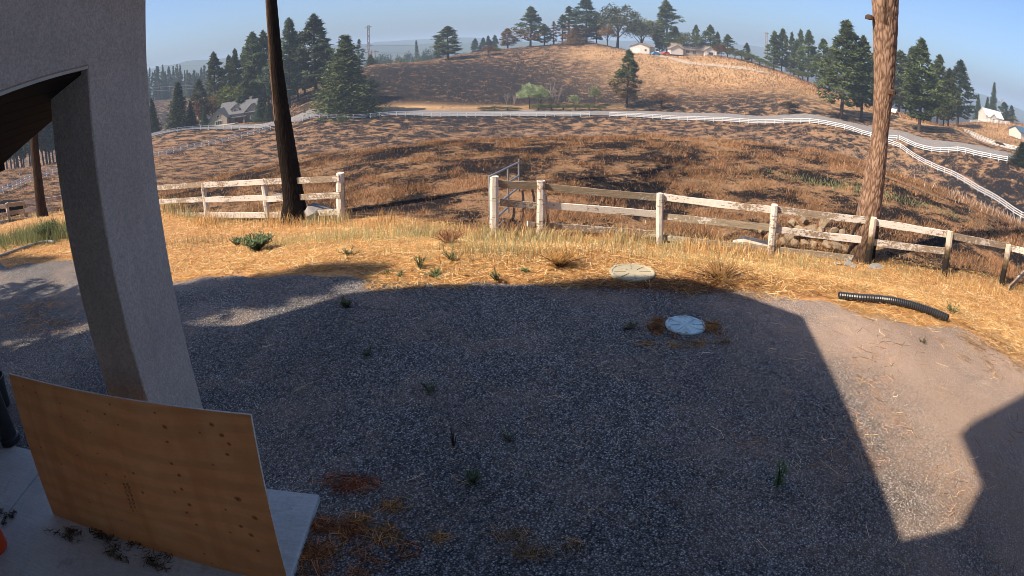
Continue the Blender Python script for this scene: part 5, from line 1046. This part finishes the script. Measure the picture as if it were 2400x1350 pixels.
# rocks
M_rock = plain('fieldstone', (.24, .18, .12), .9, .35, 3, bmp=.5); M_rock2 = plain('grey_boulder', (.20, .19, .18), .9, .3, 2, bmp=.5); M_log = plain('bleached_log', (.52, .47, .41), .9, .25, 6, bmp=.4)
def rock_mesh(seed, mat):
    bm = bmesh.new(); bmesh.ops.create_icosphere(bm, subdivisions=2, radius=1); rr_ = random.Random(seed); pl = [(Vector((rr_.gauss(0, 1), rr_.gauss(0, 1), rr_.gauss(0, 1))).normalized(), rr_.uniform(.42, .8)) for _ in range(13)]
    for v in bm.verts:
        for nn, dd_ in pl:
            q = v.co.dot(nn)
            if q > dd_: v.co -= nn * (q - dd_)
        v.co *= 1 + rr_.uniform(-.03, .03)
    me = bpy.data.meshes.new('stone'); bm.to_mesh(me); bm.free(); me.materials.append(mat); return me
RM = [rock_mesh(k, M_rock) for k in range(6)]; RB = [rock_mesh(k + 20, M_rock2) for k in range(3)]
def rock(px, py, d, s, k, label, grey=False, lift=0.0, group='fieldstones piled at the foot of the cracked-bark trunk'):
    g = onground(px, py, d); o = link('rock', (RB if grey else RM)[k % (3 if grey else 6)]); o.location = g + Vector((0, 0, s * .25 + lift)); rr_ = random.Random(k * 7 + int(px)); o.scale = (s * rr_.uniform(.9, 1.4), s * rr_.uniform(.8, 1.1), s * rr_.uniform(.55, .85)); o.rotation_euler = (rr_.uniform(-.3, .3), rr_.uniform(-.3, .3), rr_.uniform(0, 6)); return tag(o, label, 'rock', group)
k = 0
for px, d, s, lf in [(1832, 13.2, .16, .0), (1846, 13.4, .2, .1), (1858, 13.1, .14, 0), (1868, 13.6, .2, .15), (1884, 13.2, .17, .0), (1892, 13.7, .19, .18), (1906, 13.2, .15, 0), (1916, 13.6, .2, .2), (1924, 13.9, .22, .30), (1934, 13.3, .18, 0), (1946, 13.7, .2, .2), (1958, 13.2, .2, .02), (1966, 13.7, .17, .2), (1975, 13.3, .16, 0), (1850, 13.8, .16, .25), (1878, 14.0, .18, .32), (1900, 14.1, .16, .36), (1812, 13.5, .14, .05), (1796, 13.6, .13, .0), (1780, 13.7, .15, .1)]:
    rock(px, 590, d, s, k, 'tan fieldstone in the pile at the foot of the cracked-bark trunk', False, lf); k += 1
for px, d, s, l in [(2052, 12.3, .15, 'grey stone at the scorched post foot'), (2000, 12.0, .10, 'small grey stone before the trunk foot'), (1985, 12.1, .12, 'dark stone under the lowest broken rail'), (1960, 12.0, .10, 'rounded stone under the lowest broken rail')]: rock(px, 618, d, s, k, l, True, 0, None); k += 1
rock(756, 490, 15.3, .42, 1, 'big grey boulder between the charred trunk and the end post', True, .05, None); rock(640, 492, 19, .3, 2, 'grey boulder behind the left fence', True, .05, None); rock(2390, 525, 60, .5, 0, 'pale boulder low on the pasture by the downhill fence', False, .1, None); rock(1133, 340, 85, .4, 3, 'lone pale rock in the middle of the pasture', False, .2, None)
lg = thing('bleached_log', 'bleached broken log lying under the lowest rail by the third post', 'log'); a_, b_ = onground(1716, 592, 12.6), onground(1802, 600, 12.6)
MB().tube([a_ + Vector((0, 0, .10)), a_.lerp(b_, .3) + Vector((0, 0, .16)), a_.lerp(b_, .7) + Vector((0, 0, .12)), b_ + Vector((0, 0, .10))], [.05, .10, .09, .07], 9).build('log_body', M_log, lg)
lg = thing('charred_log', 'black charred log lying behind the paddock rails', 'log'); a_, b_ = onground(-30, 505, 34), onground(44, 485, 36); MB().tube([a_ + Vector((0, 0, .6)), a_.lerp(b_, .5) + Vector((0, 0, .9)), b_ + Vector((0, 0, 1.0))], [.45, .5, .4], 9).build('log_body', plain('char', (.012, .011, .011), .9, .3, 3), lg)
# pines behind the house, whose shade dapples the yard
for x, y, h, s, l in [(-15.2, 2.8, 15.5, 1, 'tall pine rooted beside the stucco house'), (-21, 1.0, 17, 3, 'tall pine rooted left of the stucco house'), (-27, 3.5, 19, 4, 'tall pine rooted farthest along the side yard')]:
    t = thing('pine_tree', l, 'tree', (x, y, 0)); c_, t_ = proto('pine', 'green', s)
    for nm, me in (('crown', c_), ('trunk', t_)): o = link(nm, me, t); o.scale = (h * .9, h * .9, h)

# ------------------------------------------------------------ far ridges and smoky air
M_ridge = plain('far_forest', (.045, .06, .04), .95, .3, .004, kind='World')
def ridge(a0, a1, d, pxh, seed, dep):
    n = 120; v, f = [], []
    for i in range(n + 1):
        a = R(a0 + (a1 - a0) * i / n); e = pxh(math.degrees(a)) + (float(vnoise(i * .13, 0, 1, seed)) - .5) * .35 + (float(vnoise(i * .9, 3, 1, seed)) - .5) * .10
        for k in range(7):
            q = k / 6; dist = d + dep * (q - .5); zz_ = -46 + (CAMZ + d * tan(R(e)) + 46) * max(0., 1 - abs(q - .5) * 2) ** .8 * (1 + .04 * (float(vnoise(i * .5, k * 1.7, 1, seed + 1)) - .5)); v.append((dist * sin(a), dist * cos(a), zz_))
    for i in range(n):
        for k in range(6): b = i * 7 + k; f.append((b, b + 1, b + 8, b + 7))
    struct(link('far_hills', mesh_np('far_hills', v, f, M_ridge, True)))
ridge(-70, 10, 1900, lambda a: np.interp(a, [-70, -40, -20, -10, -4, 10], [.9, .9, .5, .05, -.2, -.4]), 3, 900)
ridge(-30, 70, 2700, lambda a: np.interp(a, [-30, -14, -6, 2, 15, 22, 27, 33, 42, 47, 52, 70], [.4, .30, .32, .0, .3, .75, .35, .0, .25, -.1, -.5, -.5]), 5, 800)
far = []
pv_, pf_ = [], []
n = 72
for i in range(n):
    a = 2 * pi * i / n; pv_ += [(2950 * sin(a), 2950 * cos(a), -45.2), (9000 * sin(a), 9000 * cos(a), -48)]
for i in range(n): j = (i + 1) % n; pf_.append((2 * i, 2 * i + 1, 2 * j + 1, 2 * j))
struct(link('far_plain', mesh_np('far_plain', pv_, pf_, M_ridge)))
hz = bpy.data.materials.new('smoky_air'); hz.use_nodes = True; t = hz.node_tree; t.nodes.clear()
vp = t.nodes.new('ShaderNodeVolumePrincipled'); vp.inputs['Color'].default_value = (.46, .61, .80, 1); vp.inputs['Density'].default_value = HAZE; vp.inputs['Anisotropy'].default_value = .0
ot = t.nodes.new('ShaderNodeOutputMaterial'); t.links.new(vp.outputs[0], ot.inputs['Volume'])
hb_ = MB().box((0, 0, 1.0), (18600, 18600, 104)).build('haze', hz); stuff(hb_)
